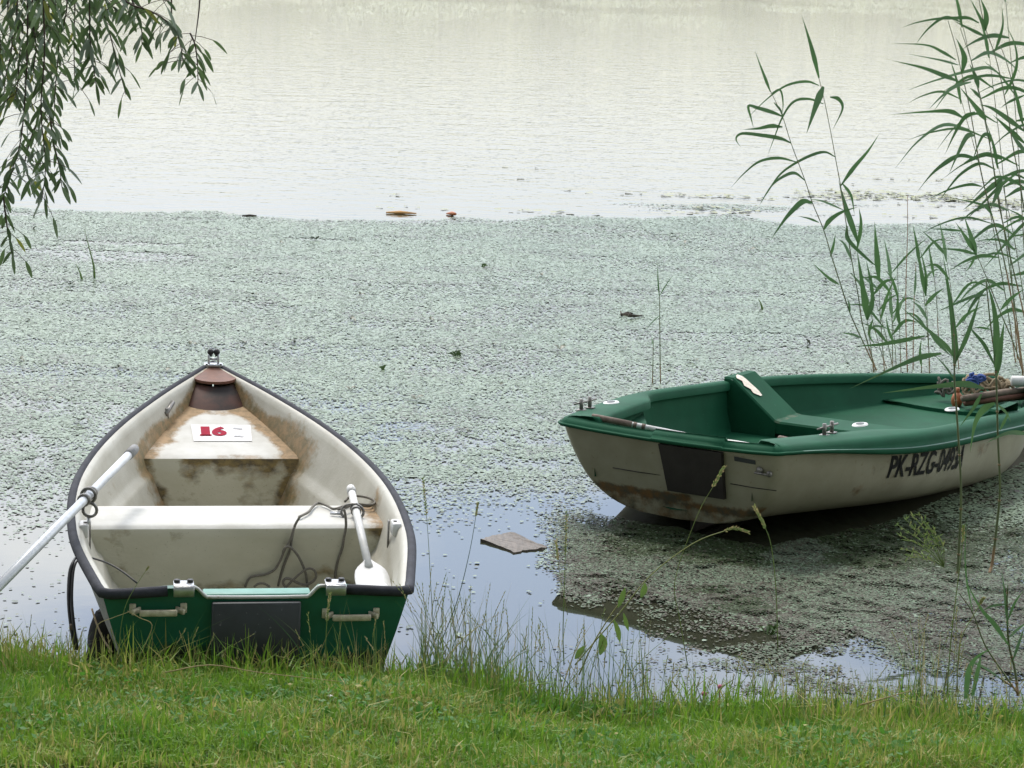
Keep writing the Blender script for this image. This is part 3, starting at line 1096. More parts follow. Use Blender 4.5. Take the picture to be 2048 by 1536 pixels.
# stern handles and rail clips
for (xa, xb, zc) in ((-.414, -.246, .372), (.229, .403, .348)):
    mb = MB()
    xm = (xa + xb) / 2
    for sg, xx_ in ((-1, xa), (1, xb)):
        mb.box((xx_, -.006, zc + .006), (.022, .008, .034), bev=.003)
        R_ = Matrix.Rotation(sg * .62, 3, 'Z')
        mb.box((xx_ - sg * .012, -.024, zc + .003), (.009, .044, .019), rot=R_, bev=.002)
    mb.box((xm, -.042, zc), (xb - xa - .044, .011, .021), bev=.003)
    mb.build("grab_handle", M['handle'], root1)
for xm in (-.247, .260):
    mb = MB()
    mb.box((xm, -.008, .462), (.068, .062, .007), bev=.002)
    mb.box((xm, -.041, .445), (.068, .006, .036), bev=.002)
    cl = mb.build("rail_clip", M['metal'], root1)
    for dx_ in (-.022, .022):
        mb = MB()
        mb.tube([(xm + dx_, .004, .464), (xm + dx_, .004, .474)], .0105, n=10)
        mb.build("clip_bolt", M['black'], cl)


# ------------------------------------------------------------------ things in and on the white boat
def W1(p): return B1_M @ Vector(p) + B1_LOC
def W2(p): return B2_M @ Vector(p) + B2_LOC


def oar(name_label, grip_end, lock, out_len, collar_at=None, grip_mat='griprey', blade=None, r=.0165, shaft_mat='alu', grip_len=.11):
    """from the grip end through lock and out_len beyond it"""
    a, b = Vector(grip_end), Vector(lock)
    d = (b - a).normalized()
    e = b + d * out_len
    o = empty("oar", b)
    tag(o, name_label, "oar")
    mb = MB()
    mb.tube([a + d * (grip_len * .9), b, e], r, n=12)
    mb.build("shaft", M[shaft_mat], o, offset=b)
    mb = MB()
    g = [a, a + d * .004, a + d * .02, a + d * grip_len]
    mb.tube(g, [r * .8, r * 1.12, r * 1.22, r * 1.2], n=12)
    mb.build("grip", M[grip_mat], o, offset=b)
    if blade:
        ln, wd, nrm = blade
        sd = d.cross(Vector(nrm)).normalized()
        nm = sd.cross(d)
        mb = MB()
        rows = []
        for i in range(11):
            u = i / 10
            k = [.16, .42, .70, .88, .96, 1, 1, 1, .99, .96, .86][i]
            c = e - d * .05 + d * (ln * u)
            rows.append([c + sd * (wd * .5 * k * v) + nm * (.012 * v * v) for v in (-1, -.5, 0, .5, 1)] + [c + sd * (wd * .5 * k * v) + nm * (.012 * v * v - .009) for v in (1, .5, 0, -.5, -1)])
        mb.grid(rows, closed=True)
        base = len(mb.v) - 10
        mb.f.append(tuple(base + k for k in range(10)))
        mb.build("blade", M['white'], o, offset=b)
    return o


lock = at_d(177, 991, W1((-.565, .84, .55)).y)
best = (0, at_z(270, 897, .575))
o1 = oar("grey gripped oar in the white boat's left oarlock, pointing out over the side", best[1], lock, 1.25, blade=(.42, .15, (0, .2, 1)))
ax1 = (lock - best[1]).normalized()
for q in (-.035, .062):
    mb = MB()
    c = lock + ax1 * q
    mb.tube([c - ax1 * .007, c + ax1 * .007], .0245, n=14)
    mb.build("collar", M['steel'], o1, offset=lock)
lk = empty("oarlock", lock)
tag(lk, "metal ring oarlock on the left gunwale of the white boat", "oarlock", "oarlocks of the white boat")
mb = MB()
sd = ax1.cross(Vector((0, 0, 1))).normalized()
up_ = sd.cross(ax1)
ring = [lock + (sd * math.cos(t) + up_ * math.sin(t)) * .027 for t in [2 * math.pi * k / 18 for k in range(19)]]
mb.tube(ring, .006, n=6)
ring2 = [lock + Vector((.006, -.008, -.052)) + (sd * math.cos(t) + Vector((0, 0, 1)) * math.sin(t)) * .026 for t in [2 * math.pi * k / 18 for k in range(19)]]
mb.tube(ring2, .006, n=6)
mb.build("ring", M['steel'], lk, offset=lock)
mb = MB()
mb.tube([lock + Vector((0, 0, -.075)), lock + Vector((.0, 0, -.13))], .007)
mb.build("pin", M['metal'], lk, offset=lock)

pa = loc_plane(B1_M, B1_LOC, 711, 972, 2, .415)
pb = loc_plane(B1_M, B1_LOC, 715, 1035, 2, .384)
pe = loc_plane(B1_M, B1_LOC, 738, 1135, 1, .62)
pa, pb, pe = W1(pa), W1(pb), W1(pe)
dirn = (pe - pb).normalized()
pa2 = pb - dirn * .33
o2 = oar("white oar stowed inside the white boat, leaning over the right end of its seat", pa2, pb, (pe - pb).length, blade=(.34, .125, (0.1, -.75, .65)), grip_len=.06, grip_mat='white', r=.0155, shaft_mat='white')
for q, rr_ in ((-.02, .021), (.015, .021)):
    mb = MB()
    c = pb - dirn * (.09 + q)
    mb.tube([c - dirn * .006, c + dirn * .006], rr_, n=12)
    mb.build("collar", M['steel'], o2, offset=pb)
cl = pb - dirn * .09
lk = empty("oarlock", cl)
tag(lk, "loose ring oarlock on the stowed oar, tied with grey rope", "oarlock", "oarlocks of the white boat")
mb = MB()
s1, u1 = Vector((1, 0, 0)), Vector((0, .35, .9)).normalized()
ring = [cl + Vector((-.012, 0, -.012)) + (s1 * math.cos(t) * .044 + u1 * math.sin(t) * .032) for t in [2 * math.pi * k / 20 for k in range(21)]]
mb.tube(ring, .0055, n=6)
mb.build("ring", M['steel'], lk, offset=cl)
mb = MB()
mb.tube([cl + Vector((-.055, 0, -.02)), cl + Vector((-.10, .01, -.022))], .006)
mb.build("pin", M['metal'], lk, offset=cl)


def px_rope(mb, pts, plane, r, wob=0.0):
    ps = [W1(loc_plane(B1_M, B1_LOC, x, y, *plane)) for x, y in pts]
    ps = smooth_path(ps, 4)
    mb.tube(ps, r, n=6)


ro = empty("rope", W1((.35, 1.05, .3)))
tag(ro, "tangled grey rope hanging from the stowed oar down the seat of the white boat", "rope")
mb = MB()
R1 = .0052
px_rope(mb, [(757, 998), (740, 1012), (715, 1010), (690, 1012), (668, 1018), (655, 1012), (637, 1006), (625, 1014), (617, 1024), (598, 1034)], (2, .372), R1)
px_rope(mb, [(690, 1003), (700, 994), (716, 992), (738, 996), (750, 1003), (742, 1010), (712, 1008), (692, 1015), (676, 1019)], (2, .385), R1)
mb.build("strand", M['rope'], ro, offset=ro.location)
mb = MB()
px_rope(mb, [(600, 1033), (590, 1051), (584, 1075), (580, 1100), (570, 1125), (563, 1146), (556, 1172)], (1, 1.078), R1)
px_rope(mb, [(588, 1055), (581, 1078), (570, 1098), (560, 1122), (548, 1140), (530, 1149), (505, 1153), (496, 1160), (490, 1174)], (1, 1.066), R1)
px_rope(mb, [(566, 1104), (571, 1095), (579, 1094), (588, 1101), (598, 1115), (606, 1132), (612, 1150), (615, 1174)], (1, 1.058), R1)
px_rope(mb, [(571, 1176), (584, 1162), (598, 1149), (610, 1140), (621, 1137), (630, 1143), (632, 1154), (624, 1164), (610, 1170), (596, 1166), (580, 1158), (570, 1158), (566, 1166), (572, 1176)], (1, 1.04), R1)
px_rope(mb, [(508, 1174), (516, 1168), (528, 1167), (540, 1174)], (1, 1.03), R1)
px_rope(mb, [(688, 1018), (691, 1032), (692, 1052), (688, 1075), (684, 1098), (676, 1120), (671, 1146), (669, 1170)], (1, 1.078), R1)
mb.build("strand", M['rope'], ro, offset=ro.location)

# cable looped over the left gunwale
cb = empty("cable", W1((-.6, .45, .45)))
tag(cb, "black cable looped over the left side of the white boat near its stern", "cable")
mb = MB()
def cable_pt(x, y, t):
    """t 0..1 inside the boat, 1..2 outside down to the bank"""
    if t <= 1: Y = W1((-.3, .28 + .17 * t, .4)).y
    else: Y = W1((-.6, .45, .4)).y - .22 * (t - 1)
    return at_d(x, y, Y)
for ps in ([(274, 1166, 0), (246, 1144, .25), (217, 1127, .5), (188, 1117, .8), (159, 1111, 1), (147, 1123, 1.1), (139, 1148, 1.3), (137, 1197, 1.6), (141, 1246, 1.8), (150, 1300, 2)],
           [(192, 1142, .62), (181, 1122, .8), (168, 1116, .95), (155, 1121, 1.05), (146, 1144, 1.25), (143, 1197, 1.6), (147, 1246, 1.85), (155, 1300, 2)]):
    p3 = smooth_path([cable_pt(*p) for p in ps], 4)
    nn_ = len(p3)
    mb.tube(p3, [.0034 + .0026 * sstep(.40, .6, i / nn_) for i in range(nn_)], n=7)
mb.build("cable_strand", M['black'], cb, offset=cb.location)
mb = MB()
c = cable_pt(144, 1254, 1.85)
mb.box(c, (.018, .014, .02), bev=.003)
mb.build("clamp", M['gripbrown'], cb, offset=cb.location)

# ragged stump beside the stern, thin line from the hull to the bank
sb = at_z(188, 1318, .06)
mb = MB()
rows = []
for i in range(12):
    u = i / 11
    rad = .085 * (1 - .62 * u) * (1 + .0)
    rows.append([Vector((sb.x + .030 * u + rad * (1 + .22 * math.sin(3 * t + 4 * u) + .12 * math.sin(7 * t - 5 * u)) * math.cos(t), sb.y + .10 + rad * 1.1 * math.sin(t), -.05 + .26 * u)) for t in [2 * math.pi * k / 18 for k in range(18)]])
mb.grid(rows, closed=True)
mb.f.append(tuple(len(mb.v) - 18 + k for k in range(18)))
st_ = mb.build("stump", M['stump'])
tag(st_, "dark ragged stump in the water beside the white boat's stern", "stump")
mb = MB()
p3 = smooth_path([at_d(x, y, 7.02 - .04 * i) for i, (x, y) in enumerate([(184, 1218), (190, 1238), (199, 1262), (210, 1284), (224, 1304)])], 4)
mb.tube(p3, .0035, n=6)
tag(mb.build("mooring_line", M['ropetan']), "thin pale line running from the white boat's stern to the bank", "line")

# ------------------------------------------------------------------ green and cream boat
L2 = 3.8
def b2(y): return cubic([0, .5, 1., 1.6, 2.3, 3.0, 3.8], [.562, .70, .8, .8062, .7706, .545, .0956], y)
def h2(y): return .5448 - .2394 * (y / L2) - .0674 * (y / L2) ** 2
def k2(y): return .135 - .19 * sstep(0, 2.4, y) + .10 * sstep(2.8, 3.8, y)
S2U = ([0, .02, .06, .13, .25, .4, .6, .8, 1], [0, .38, .52, .64, .76, .85, .92, .97, 1])
S2M = ([0, .04, .12, .25, .45, .7, 1], [0, .48, .72, .87, .95, .985, 1])
S2V = ([0, .08, .2, .4, .6, .8, 1], [0, .16, .34, .56, .74, .88, 1])


def hw2(y, z, inset=.0):
    zb, h = k2(y), h2(y) - .05
    t = min(1.1, max(0, (z - zb) / (h - zb)))
    a, v = sstep(.0, .8, y), sstep(2.0, 3.6, y)
    f = (np.interp(t, *S2U) * (1 - a) + np.interp(t, *S2M) * a) * (1 - v) + np.interp(t, *S2V) * v
    return max(.003, (b2(y) - .018 - .017 * sstep(0, .7, y)) * f - inset)


root2 = empty("dinghy", B2_LOC)
root2.rotation_euler = B2_R.to_euler('XYZ')
root2.scale = (B2_K, B2_K, B2_K)
tag(root2, "cream dinghy with green gunwale and green inside, lettered on its side, lying by the reeds", "dinghy")

# outer shell: transom face rounding into the sides
mb = MB()
tz = [0, .02, .05, .09, .14, .2, .28, .36, .45, .55, .65, .75, .85, .93, 1]
plan = [(0.0, .0), (0.0, .30), (0.0, .60), (.0, .86), (.0, .93), (.005, .962), (.016, .984), (.036, .996), (.06, 1.)]
sta = [(y, f) for y, f in plan] + [(.06 + (L2 - .06) * (i / 46) ** 1.0, 1.) for i in range(1, 47)]
for sg in (-1, 1):
    rows, at = [], []
    for y, f in sta:
        zb, h = k2(y), h2(y) - .035
        row = []
        for t in tz:
            z = zb + (h - zb) * t
            rake = .10 * (1 - t) * max(0, 1 - y / .5)
            row.append((sg * hw2(y, z) * f, y + rake, z))
            g = 0
            if y < .05:
                x = sg * hw2(y, z) * f
                line = .245 + .03 * x
                zl = z + .02 * math.sin(x * 5)
                g = (.55 + .5 * sstep(line - .05, line - .02, zl)) * sstep(line + .012, line - .008, zl) * sstep(-.46, -.36, x + (.245 - z))
                g = max(g, .62 * math.exp(-((x - .43) / .05) ** 2 - ((z - .285) / .022) ** 2))
            g = max(g, .62 * sstep(.16, .0, t))
            g = max(g, .40 * sstep(.50, .74, float(fbm(np.array(y * 3. + 5 * sg), np.array(z * 7.), 4))) + .25 * sstep(.5, .75, float(vnoise(np.array(y * 23.), np.array(2.)))) * sstep(1.0, .7, t))
            g = max(g, (.35 + .25 * math.sin(5 * y) * math.sin(11 * y + 1)) * sstep(.45, .1, t))
            at.append(g)
        rows.append(row)
    mb.grid(rows, attr=at, flip=sg < 0)
hull2 = mb.build("hull", M['hullcream'], root2, attr=True)
for (xa, xb, z) in ((-.30, -.05, .335), (.30, .52, .345)):   # thin crease lines across the transom
    mb = MB()
    mb.tube([(xa, -.001 + .10 * (1 - (z - .135) / .37), z), ((xa + xb) / 2, -.001 + .10 * (1 - (z - .135) / .37), z - .002), (xb, .003 + .10 * (1 - (z - .135) / .37), z - .001)], .0022, n=5)
    mb.build("crease", M['padbrown'], hull2)
mb = MB()
mb.box((.07, .52, .12), (.026, .8, .075), bev=.006)
mb.build("skeg", M['padbrown'], root2)

# gunwale: a rounded flange swept round the boat
path = []
for i in range(61):
    y = L2 - .02 - (L2 - .02 - .06) * i / 60
    wd = .085 + .105 * sstep(1.05, .72, y)
    path.append([-b2(y), y, h2(y), wd, .032 + .052 * sstep(.05, .9, y)])
xc = b2(0)
RC = .055
for k in range(1, 9):
    a_ = math.radians(180 + 90 * k / 9)
    xx_, yy_ = -(b2(.02) - RC) + RC * math.cos(a_), .040 + RC * math.sin(a_)
    path.append([xx_, yy_, h2(0), .19 - .14 * k / 9, .033])
STEP0, STEP1 = -.06, .285
for x in [-.40, -.3, -.2, -.12, STEP0 - .012, STEP0, .05, .12, .2, STEP1, STEP1 + .004, .35, .43]:
    up_ = .012 if STEP0 <= x <= STEP1 else 0
    path.append([x, -.015 - .012 * math.cos(x * 2.6) + .012, h2(0) - .012 * math.cos(x * 2.5) + up_, .05, .034 + up_ * 1.0])
npth = len(path)
for k in range(1, 9):
    q = path[61 + 8 - k]
    path.append([-q[0], q[1], q[2], q[3], q[4]])
for i in range(60, -1, -1):
    q = path[i]
    path.append([-q[0], q[1], q[2], q[3], q[4]])
rim_rows, line_rows = [], []
for i, (x, y, z, wd, lip) in enumerate(path):
    a_, c_ = path[max(i - 1, 0)], path[min(i + 1, len(path) - 1)]
    t = Vector((c_[0] - a_[0], c_[1] - a_[1], 0))
    t.normalize()
    nrm = Vector((t.y, -t.x, 0))                      # outward
    if nrm.dot(Vector((x, y - 1.2, 0))) < 0: nrm = -nrm
    P = Vector((x, y, z))
    Z = Vector((0, 0, 1))
    pr = [(-wd, -.045), (-wd, -.012), (-wd + .012, -.001), (-wd * .6, .002), (-.035, .001), (-.016, -.006), (-.004, -.020), (.0, -.036),
          (.001, -lip * .72), (.009, -lip * .74), (.011, -lip * .82), (.010, -lip), (.003, -lip - .006), (-.03, -lip - .004)]
    rim_rows.append([P + nrm * u + Z * v for u, v in pr])
    line_rows.append([P + nrm * u + Z * v for u, v in ((.0022, -lip * .70), (.0098, -lip * .726), (.0108, -lip * .738))])
mb = MB()
mb.grid(rim_rows)
mb.build("gunwale", M['greenrim'], root2)
mb = MB()
mb.grid(line_rows[:60])
mb.grid(line_rows[-60:])
mb.build("rim_line", M['greenline'], root2)

# green inner shell
mb = MB()
def in2(y, u):
    """inner wall point half width and height; u 0 at the rim, 1 at the floor"""
    h = h2(y) - .03
    fl = max(.155, k2(y) + .05)
    wd = .083 + .105 * sstep(1.05, .72, y)
    top = b2(y) - wd
    z = h - (h - fl) * u
    full = max(.01, hw2(y, z, .03))
    w = min(full, top + .02) if u > 0.05 else top
    return w, z
for sg in (-1, 1):
    rows = []
    for i in range(50):
        y = .06 + (L2 - .265) * i / 49
        row = []
        for u in [0, .06, .12, .2, .3, .4, .5, .6, .7, .8, .9, 1]:
            w, z = in2(y, u)
            row.append((sg * w * (.86 if i == 0 else 1), y + .13 * u * max(0, 1 - y / .6), z))
        row.append((0, y, row[-1][2]))
        rows.append(row)
    mb.grid(rows, flip=sg > 0)
    mb.grid([rows[0], [(0, p[1], p[2]) for p in rows[0]]], flip=sg > 0)
mb.v = mb.v
mb.a = [0.0] * len(mb.v)
mb.build("inner_shell", M['greenliner'], root2, attr=True)

# centre thwart with raised sloping ends
def z_th(x): return .238 + .20 * max(0, min(1, (abs(x) - .45) / .26))
TY0, TY1 = 1.82, 2.06
mb = MB()
def fit2(p):
    """keep a point of the inside furniture within the shell"""
    w = max(.01, hw2(p[1], p[2], .012))
    if p[2] > h2(p[1]) - .06: w = min(w, b2(p[1]) - .03)
    return (max(-w, min(w, p[0])), p[1], max(p[2], k2(p[1]) + .03))
xs_ = [-.76 + 1.52 * j / 60 for j in range(61)]
rows = [[(x, TY0 - .004, z_th(x) - .010) for x in xs_], [(x, TY0 + .004, z_th(x)) for x in xs_]]
rows += [[(x, TY0 + .004 + (TY1 - TY0 - .008) * q / 6, z_th(x)) for x in xs_] for q in range(1, 7)] + [[(x, TY1 + .004, z_th(x) - .01) for x in xs_]]
at = [(.55 if abs(abs(p[0]) - .45) < .03 else 0) for r_ in rows for p in r_]
mb.grid(rows, attr=at)
for y_, fl in ((TY0 - .004, False), (TY1 + .004, True)):
    for xa, xb in ((-.76, -.45), (.45, .76)):
        xr = [xa + (xb - xa) * j / 16 for j in range(17)]
        mb.grid([[(x, y_ + (.03 if not fl else -.0) * q / 4 * (-.6), .02 + (z_th(x) - .01 - .02) * (1 - q / 4)) for x in xr] for q in range(5)], flip=fl)
    xr = [-.45 + .90 * j / 12 for j in range(13)]
    mb.grid([[(x, y_, z_th(x) - .01) for x in xr], [(x, y_, z_th(x) - .065) for x in xr]], flip=fl)
for sg in (-1, 1):
    mb.grid([[(sg * .45, TY0, .228), (sg * .45, TY1, .228)], [(sg * .45, TY0, .02), (sg * .45, TY1, .02)]], flip=sg < 0)
mb.grid([[(-.45, TY0, .174), (.45, TY0, .174)], [(-.45, TY1, .174), (.45, TY1, .174)]], flip=True)
mb.v = [fit2(p) for p in mb.v]
th2 = mb.build("thwart", M['greenliner'], root2, attr=True, smooth=False)
mb = MB()
ctr = [(-.725, 1.885), (-.70, 1.87), (-.68, 1.885), (-.655, 1.875), (-.63, 1.89), (-.61, 1.885), (-.585, 1.90)]
top_, bot_ = [], []
for i, (x, y) in enumerate(ctr):
    wv = [.012, .035, .028, .040, .030, .036, .012][i]
    top_.append((x, y + wv, z_th(x) + .004))
    bot_.append((x + .004, y - wv * .9, z_th(x) + .004))
mb.grid([bot_, top_])
mb.build("scraped_patch", M['scrape'], th2, smooth=False)

# stern quarter seats
for sg in (-1, 1):
    mb = MB()
    A_, B_, C_, D_ = (sg * .66, .86, .43), (sg * .33, .40, .425), (sg * .40, .05, .43), (sg * .66, .05, .44)
    mb.grid([[Vector(D_).lerp(Vector(A_), u) for u in (0, .25, .5, .75, 1)], [Vector(C_).lerp(Vector(B_), u) for u in (0, .25, .5, .75, 1)]])
    for (p_, q_) in ((A_, B_), (B_, C_)):
        mb.grid([[Vector(p_).lerp(Vector(q_), u / 6) - Vector((0, 0, d_)) for u in range(7)] for d_ in (0, .06, .11, .15)])
    mb.v = [fit2(p) for p in mb.v]
    mb.a = [0.] * len(mb.v)
    mb.build("quarter_seat", M['greenliner'], root2, attr=True, smooth=False)
mb = MB()
rows, rows2 = [], []
for i in range(17):
    y = 2.93 + .72 * i / 16
    w = max(.03, hw2(y, .15, .02))
    rows.append([(-w + 2 * w * j / 12, y - (.10 * abs(j / 6 - 1) ** 2 if i == 0 else 0) * -1, .175) for j in range(13)])
mb.grid(rows)
mb.grid([[(p[0], p[1], p[2]) for p in rows[0]], [(p[0], p[1], p[2] - .03) for p in rows[0]]], flip=False)
mb.grid([[(p[0], p[1] + .08, .12) for p in rows[0]], [(p[0], p[1] + .08, .03) for p in rows[0]]])
mb.v = [fit2(p) for p in mb.v]
mb.a = [0.] * len(mb.v)
mb.build("bow_seat", M['greenliner'], root2, attr=True, smooth=False)

# motor pad, plate and bung on the transom
def tr_y(z): return .10 * (1 - (z - .135) / .37)
mb = MB()
mb.add([(x, tr_y(z) + dy, z) for dy in (-.024, .0) for x, z in ((-.012, .272), (.270, .272), (.284, .488), (-.028, .488))],
       [(0, 1, 2, 3), (7, 6, 5, 4), (0, 4, 5, 1), (1, 5, 6, 2), (2, 6, 7, 3), (3, 7, 4, 0)])
mb.build("motor_pad", M['padbrown'], root2, smooth=False)
mb = MB()
mb.add([(x, tr_y(z) - .004, z) for x, z in ((.335, .455), (.435, .452), (.435, .470), (.335, .474))] + [(x, tr_y(z) + .004, z) for x, z in ((.335, .455), (.435, .452), (.435, .470), (.335, .474))],
       [(0, 1, 2, 3), (0, 4, 5, 1), (1, 5, 6, 2), (2, 6, 7, 3), (3, 7, 4, 0)])
mb.build("name_plate", M['padgrey'], root2, smooth=False)
mb = MB()
zc = .422
mb.sphere((.455, tr_y(zc) - .008, zc + .008), .017, sq=(1, .6, .9))
mb.sphere((.500, tr_y(zc) - .006, zc - .004), .014, sq=(1, .7, 1))
mb.tube([(.435, tr_y(zc) - .014, zc - .004), (.50, tr_y(zc) - .016, zc - .006)], .006, n=6)
mb.build("drain_bung", M['steel'], root2)

# mooring cleats (pairs of posts with a cross bar) and oval oarlock plates
def cleat2(x, y):
    z = h2(y) + .002
    mb = MB()
    for dy_ in (-.035, .035):
        mb.box((x, y + dy_, z + .002), (.038, .038, .005), bev=.002)
        mb.tube([(x, y + dy_, z), (x, y + dy_, z + .052)], .0095, n=8)
    mb.tube([(x - .012, y - .075, z + .032), (x + .008, y + .075, z + .036)], .0048, n=6)
    mb.build("mooring_cleat", M['steel'], root2)
def plate2(x, y):
    z = h2(y) + .0025
    mb = MB()
    rows = []
    for k, (s_, dz) in enumerate(((1, 0), (.92, .005), (.5, .006))):
        rows.append([(x + .032 * s_ * math.cos(t), y + .052 * s_ * math.sin(t), z + dz) for t in [2 * math.pi * q / 20 for q in range(20)]])
    mb.grid(rows, closed=True)
    pl = mb.build("oarlock_plate", M['white'], root2)
    mb = MB()
    rows = [[(x + s_ * .017 * math.cos(t), y + s_ * .027 * math.sin(t), z + .0075) for t in [2 * math.pi * q / 14 for q in range(14)]] for s_ in (1, .05)]
    mb.grid(rows, closed=True)
    mb.build("socket_hole", M['black'], pl)
for sg, yc in ((-1, .36), (1, .50)):
    q = loc_plane(B2_M, B2_LOC, *((1171, 824) if sg < 0 else (1656, 868)), 2, h2(.45))
    cleat2(q.x, q.y)
for px_, py_ in ((1222, 807), (1720, 851), (1904, 820)):
    yy_ = .6
    for _ in range(6):
        q = loc_plane(B2_M, B2_LOC, px_, py_, 2, h2(yy_))
        yy_ = q.y
    plate2(q.x, q.y)

# registration lettering on the starboard side
vs, fs = text_mesh("PK-RZG-0493A", .020, .10)
mb = MB()
p00, p10 = None, None
def side_pt(px_, py_):
    """point of the starboard hull on the line of sight"""
    lo_, hi_ = None, None
    o_ = B2_M.inverted() @ (EYE - B2_LOC)
    d_ = B2_M.inverted() @ ray(px_, py_)
    prev = None
    for k in range(2400):
        t = 7 + k * .0025
        p = o_ + d_ * t
        if .2 < p.y < 3.6 and k2(p.y) < p.z < h2(p.y) - .02:
            if p.x < hw2(p.y, p.z): return p
    return None
a0, a1 = side_pt(1771, 957), side_pt(1921, 936)
t0, t1 = side_pt(1778, 912), side_pt(1926, 891)
print("letters", a0, a1, t0, t1)
def let(u, v):
    y = a0.y + (a1.y - a0.y) * u
    z = (a0.z + (a1.z - a0.z) * u) * (1 - v) + (t0.z + (t1.z - t0.z) * u) * v
    return Vector((hw2(y, z) + .004, y, z))
mb.add([let(u, v) for u, v in vs], fs)
mb.build("registration", M['lettering'], root2, smooth=False)

# oars and gear lying in the green boat
ga = W2(loc_plane(B2_M, B2_LOC, 1183, 833, 2, .54))
gb = W2(loc_plane(B2_M, B2_LOC, 1390, 874, 2, .465))
d_ = (gb - ga).normalized()
o3 = oar("brown gripped oar with white shaft lying across the stern of the green dinghy", ga, ga + d_ * .18, .45, grip_mat='gripbrown', grip_len=.19, r=.0125, shaft_mat='white', blade=(.30, .10, (0, 0, 1)))
for q in (.205, .245):
    mb = MB()
    c = ga + d_ * q
    mb.tube([c - d_ * .008, c + d_ * .008], .015, n=10)
    mb.build("collar", M['gripbrown'], o3, offset=ga + d_ * .18)
ga = W2(loc_plane(B2_M, B2_LOC, 1556, 877, 2, .33))
gb = W2(loc_plane(B2_M, B2_LOC, 1650, 900, 2, .30))
d_ = (gb - ga).normalized()
oar("worn grey oar end sticking out from under the green dinghy's seat", ga, ga + d_ * .2, .10, grip_mat='gripbrown', grip_len=.15, r=.015, shaft_mat='woodpole', blade=(.16, .07, (0, 0, 1)))


def coil(label, c, rad, turns, r, m, name="rope_coil", cat="rope", sq=.55, zoff=.05, seed=1):
    rnd = random.Random(seed)
    pts = []
    N_ = turns * 14
    for i in range(N_):
        t = 2 * math.pi * i / 14
        k = rad * (.7 + .35 * rnd.random())
        pts.append(Vector((c[0] + k * math.cos(t) + .02 * rnd.uniform(-1, 1), c[1] + k * sq * math.sin(t), c[2] + zoff * rnd.random() + .02 * math.sin(t * .37))))
    mb = MB()
    mb.tube(smooth_path(pts, 3), r, n=6)
    tag(mb.build(name, M[m]), label, cat)


def P2(x, y, z): return W2(loc_plane(B2_M, B2_LOC, x, y, 2, z))
c = P2(1975, 776, .24)
coil("tan rope coiled loosely in the bow of the green dinghy", (c.x, c.y, c.z - .03), .14, 6, .009, 'ropetan', sq=.6, zoff=.09, seed=3)
c = P2(1950, 769, .30)
coil("small bundle of blue cord on the rope in the green dinghy's bow", (c.x, c.y, c.z), .042, 5, .006, 'blue', name="cord", cat="cord", zoff=.05, seed=5)
c = P2(1893, 786, .22)
coil("frayed brown rope end hanging over the dinghy's bow seat", (c.x, c.y, c.z - .02), .055, 2, .008, 'rope', name="rope", sq=.5, zoff=.09, seed=8)
mb = MB()
c = P2(1914, 800, .21)
mb.sphere(c, .045, sq=(.75, .75, 1.05))
mb.tube([c + Vector((0, 0, .04)), c + Vector((0, 0, .07))], .012)
tag(mb.build("float", M['orange']), "orange brown float among the ropes in the green dinghy", "float")
for k, (xa, ya, xb, yb, z, lb) in enumerate(((1925, 797, 2090, 776, .24, "upper weathered pole lying on the ropes in the dinghy's bow"), (1930, 806, 2100, 788, .21, "lower dark pole lying in the dinghy's bow"))):
    a_, b_ = P2(xa, ya, z), P2(xb, yb, z)
    mb = MB()
    mb.tube([a_, a_.lerp(b_, .5) + Vector((0, 0, .004)), b_], [.019, .021, .020], n=8)
    tag(mb.build("pole", M['woodpole' if k == 0 else 'brown']), lb, "pole")
a_, b_ = P2(2022, 762, .30), P2(2110, 764, .30)
mb = MB()
mb.tube([a_, a_ + (b_ - a_) * .03, b_], [.026, .031, .031], n=14)
tag(mb.build("fender", M['white']), "white roll lying at the dinghy's bow beside the ropes", "fender")

# board and other things afloat
mb = MB()
cs = [at_z(x, y, .012) for x, y in ((962, 1077), (1030, 1101), (1094, 1092), (1020, 1064))]
n_ = 12
rows = []
for i in range(n_ + 1):
    u = i / n_
    a_ = cs[0].lerp(cs[3], u)
    b_ = cs[1].lerp(cs[2], u)
    rows.append([a_.lerp(b_, v / 8) + Vector((random.uniform(-.008, .008) if v in (0, 8) else 0, random.uniform(-.010, .010) if v in (0, 8) else 0, -.004 + .006 * (1 - v / 8) - .003 + random.uniform(0, .005) * (1.6 if u > .8 else .6))) for v in range(9)])
mb.grid(rows)
edge = [rows[0], [p - Vector((0, 0, .03)) for p in rows[0]]]
mb.grid(edge)
mb.grid([[r_[0] for r_ in rows], [r_[0] - Vector((0, 0, .03)) for r_ in rows]])
mb.grid([[r_[-1] for r_ in rows], [r_[-1] - Vector((0, 0, .03)) for r_ in rows]])
bd = mb.build("board", M['wood'], smooth=False)
tag(bd, "wet grey board floating half sunk between the two boats", "board")


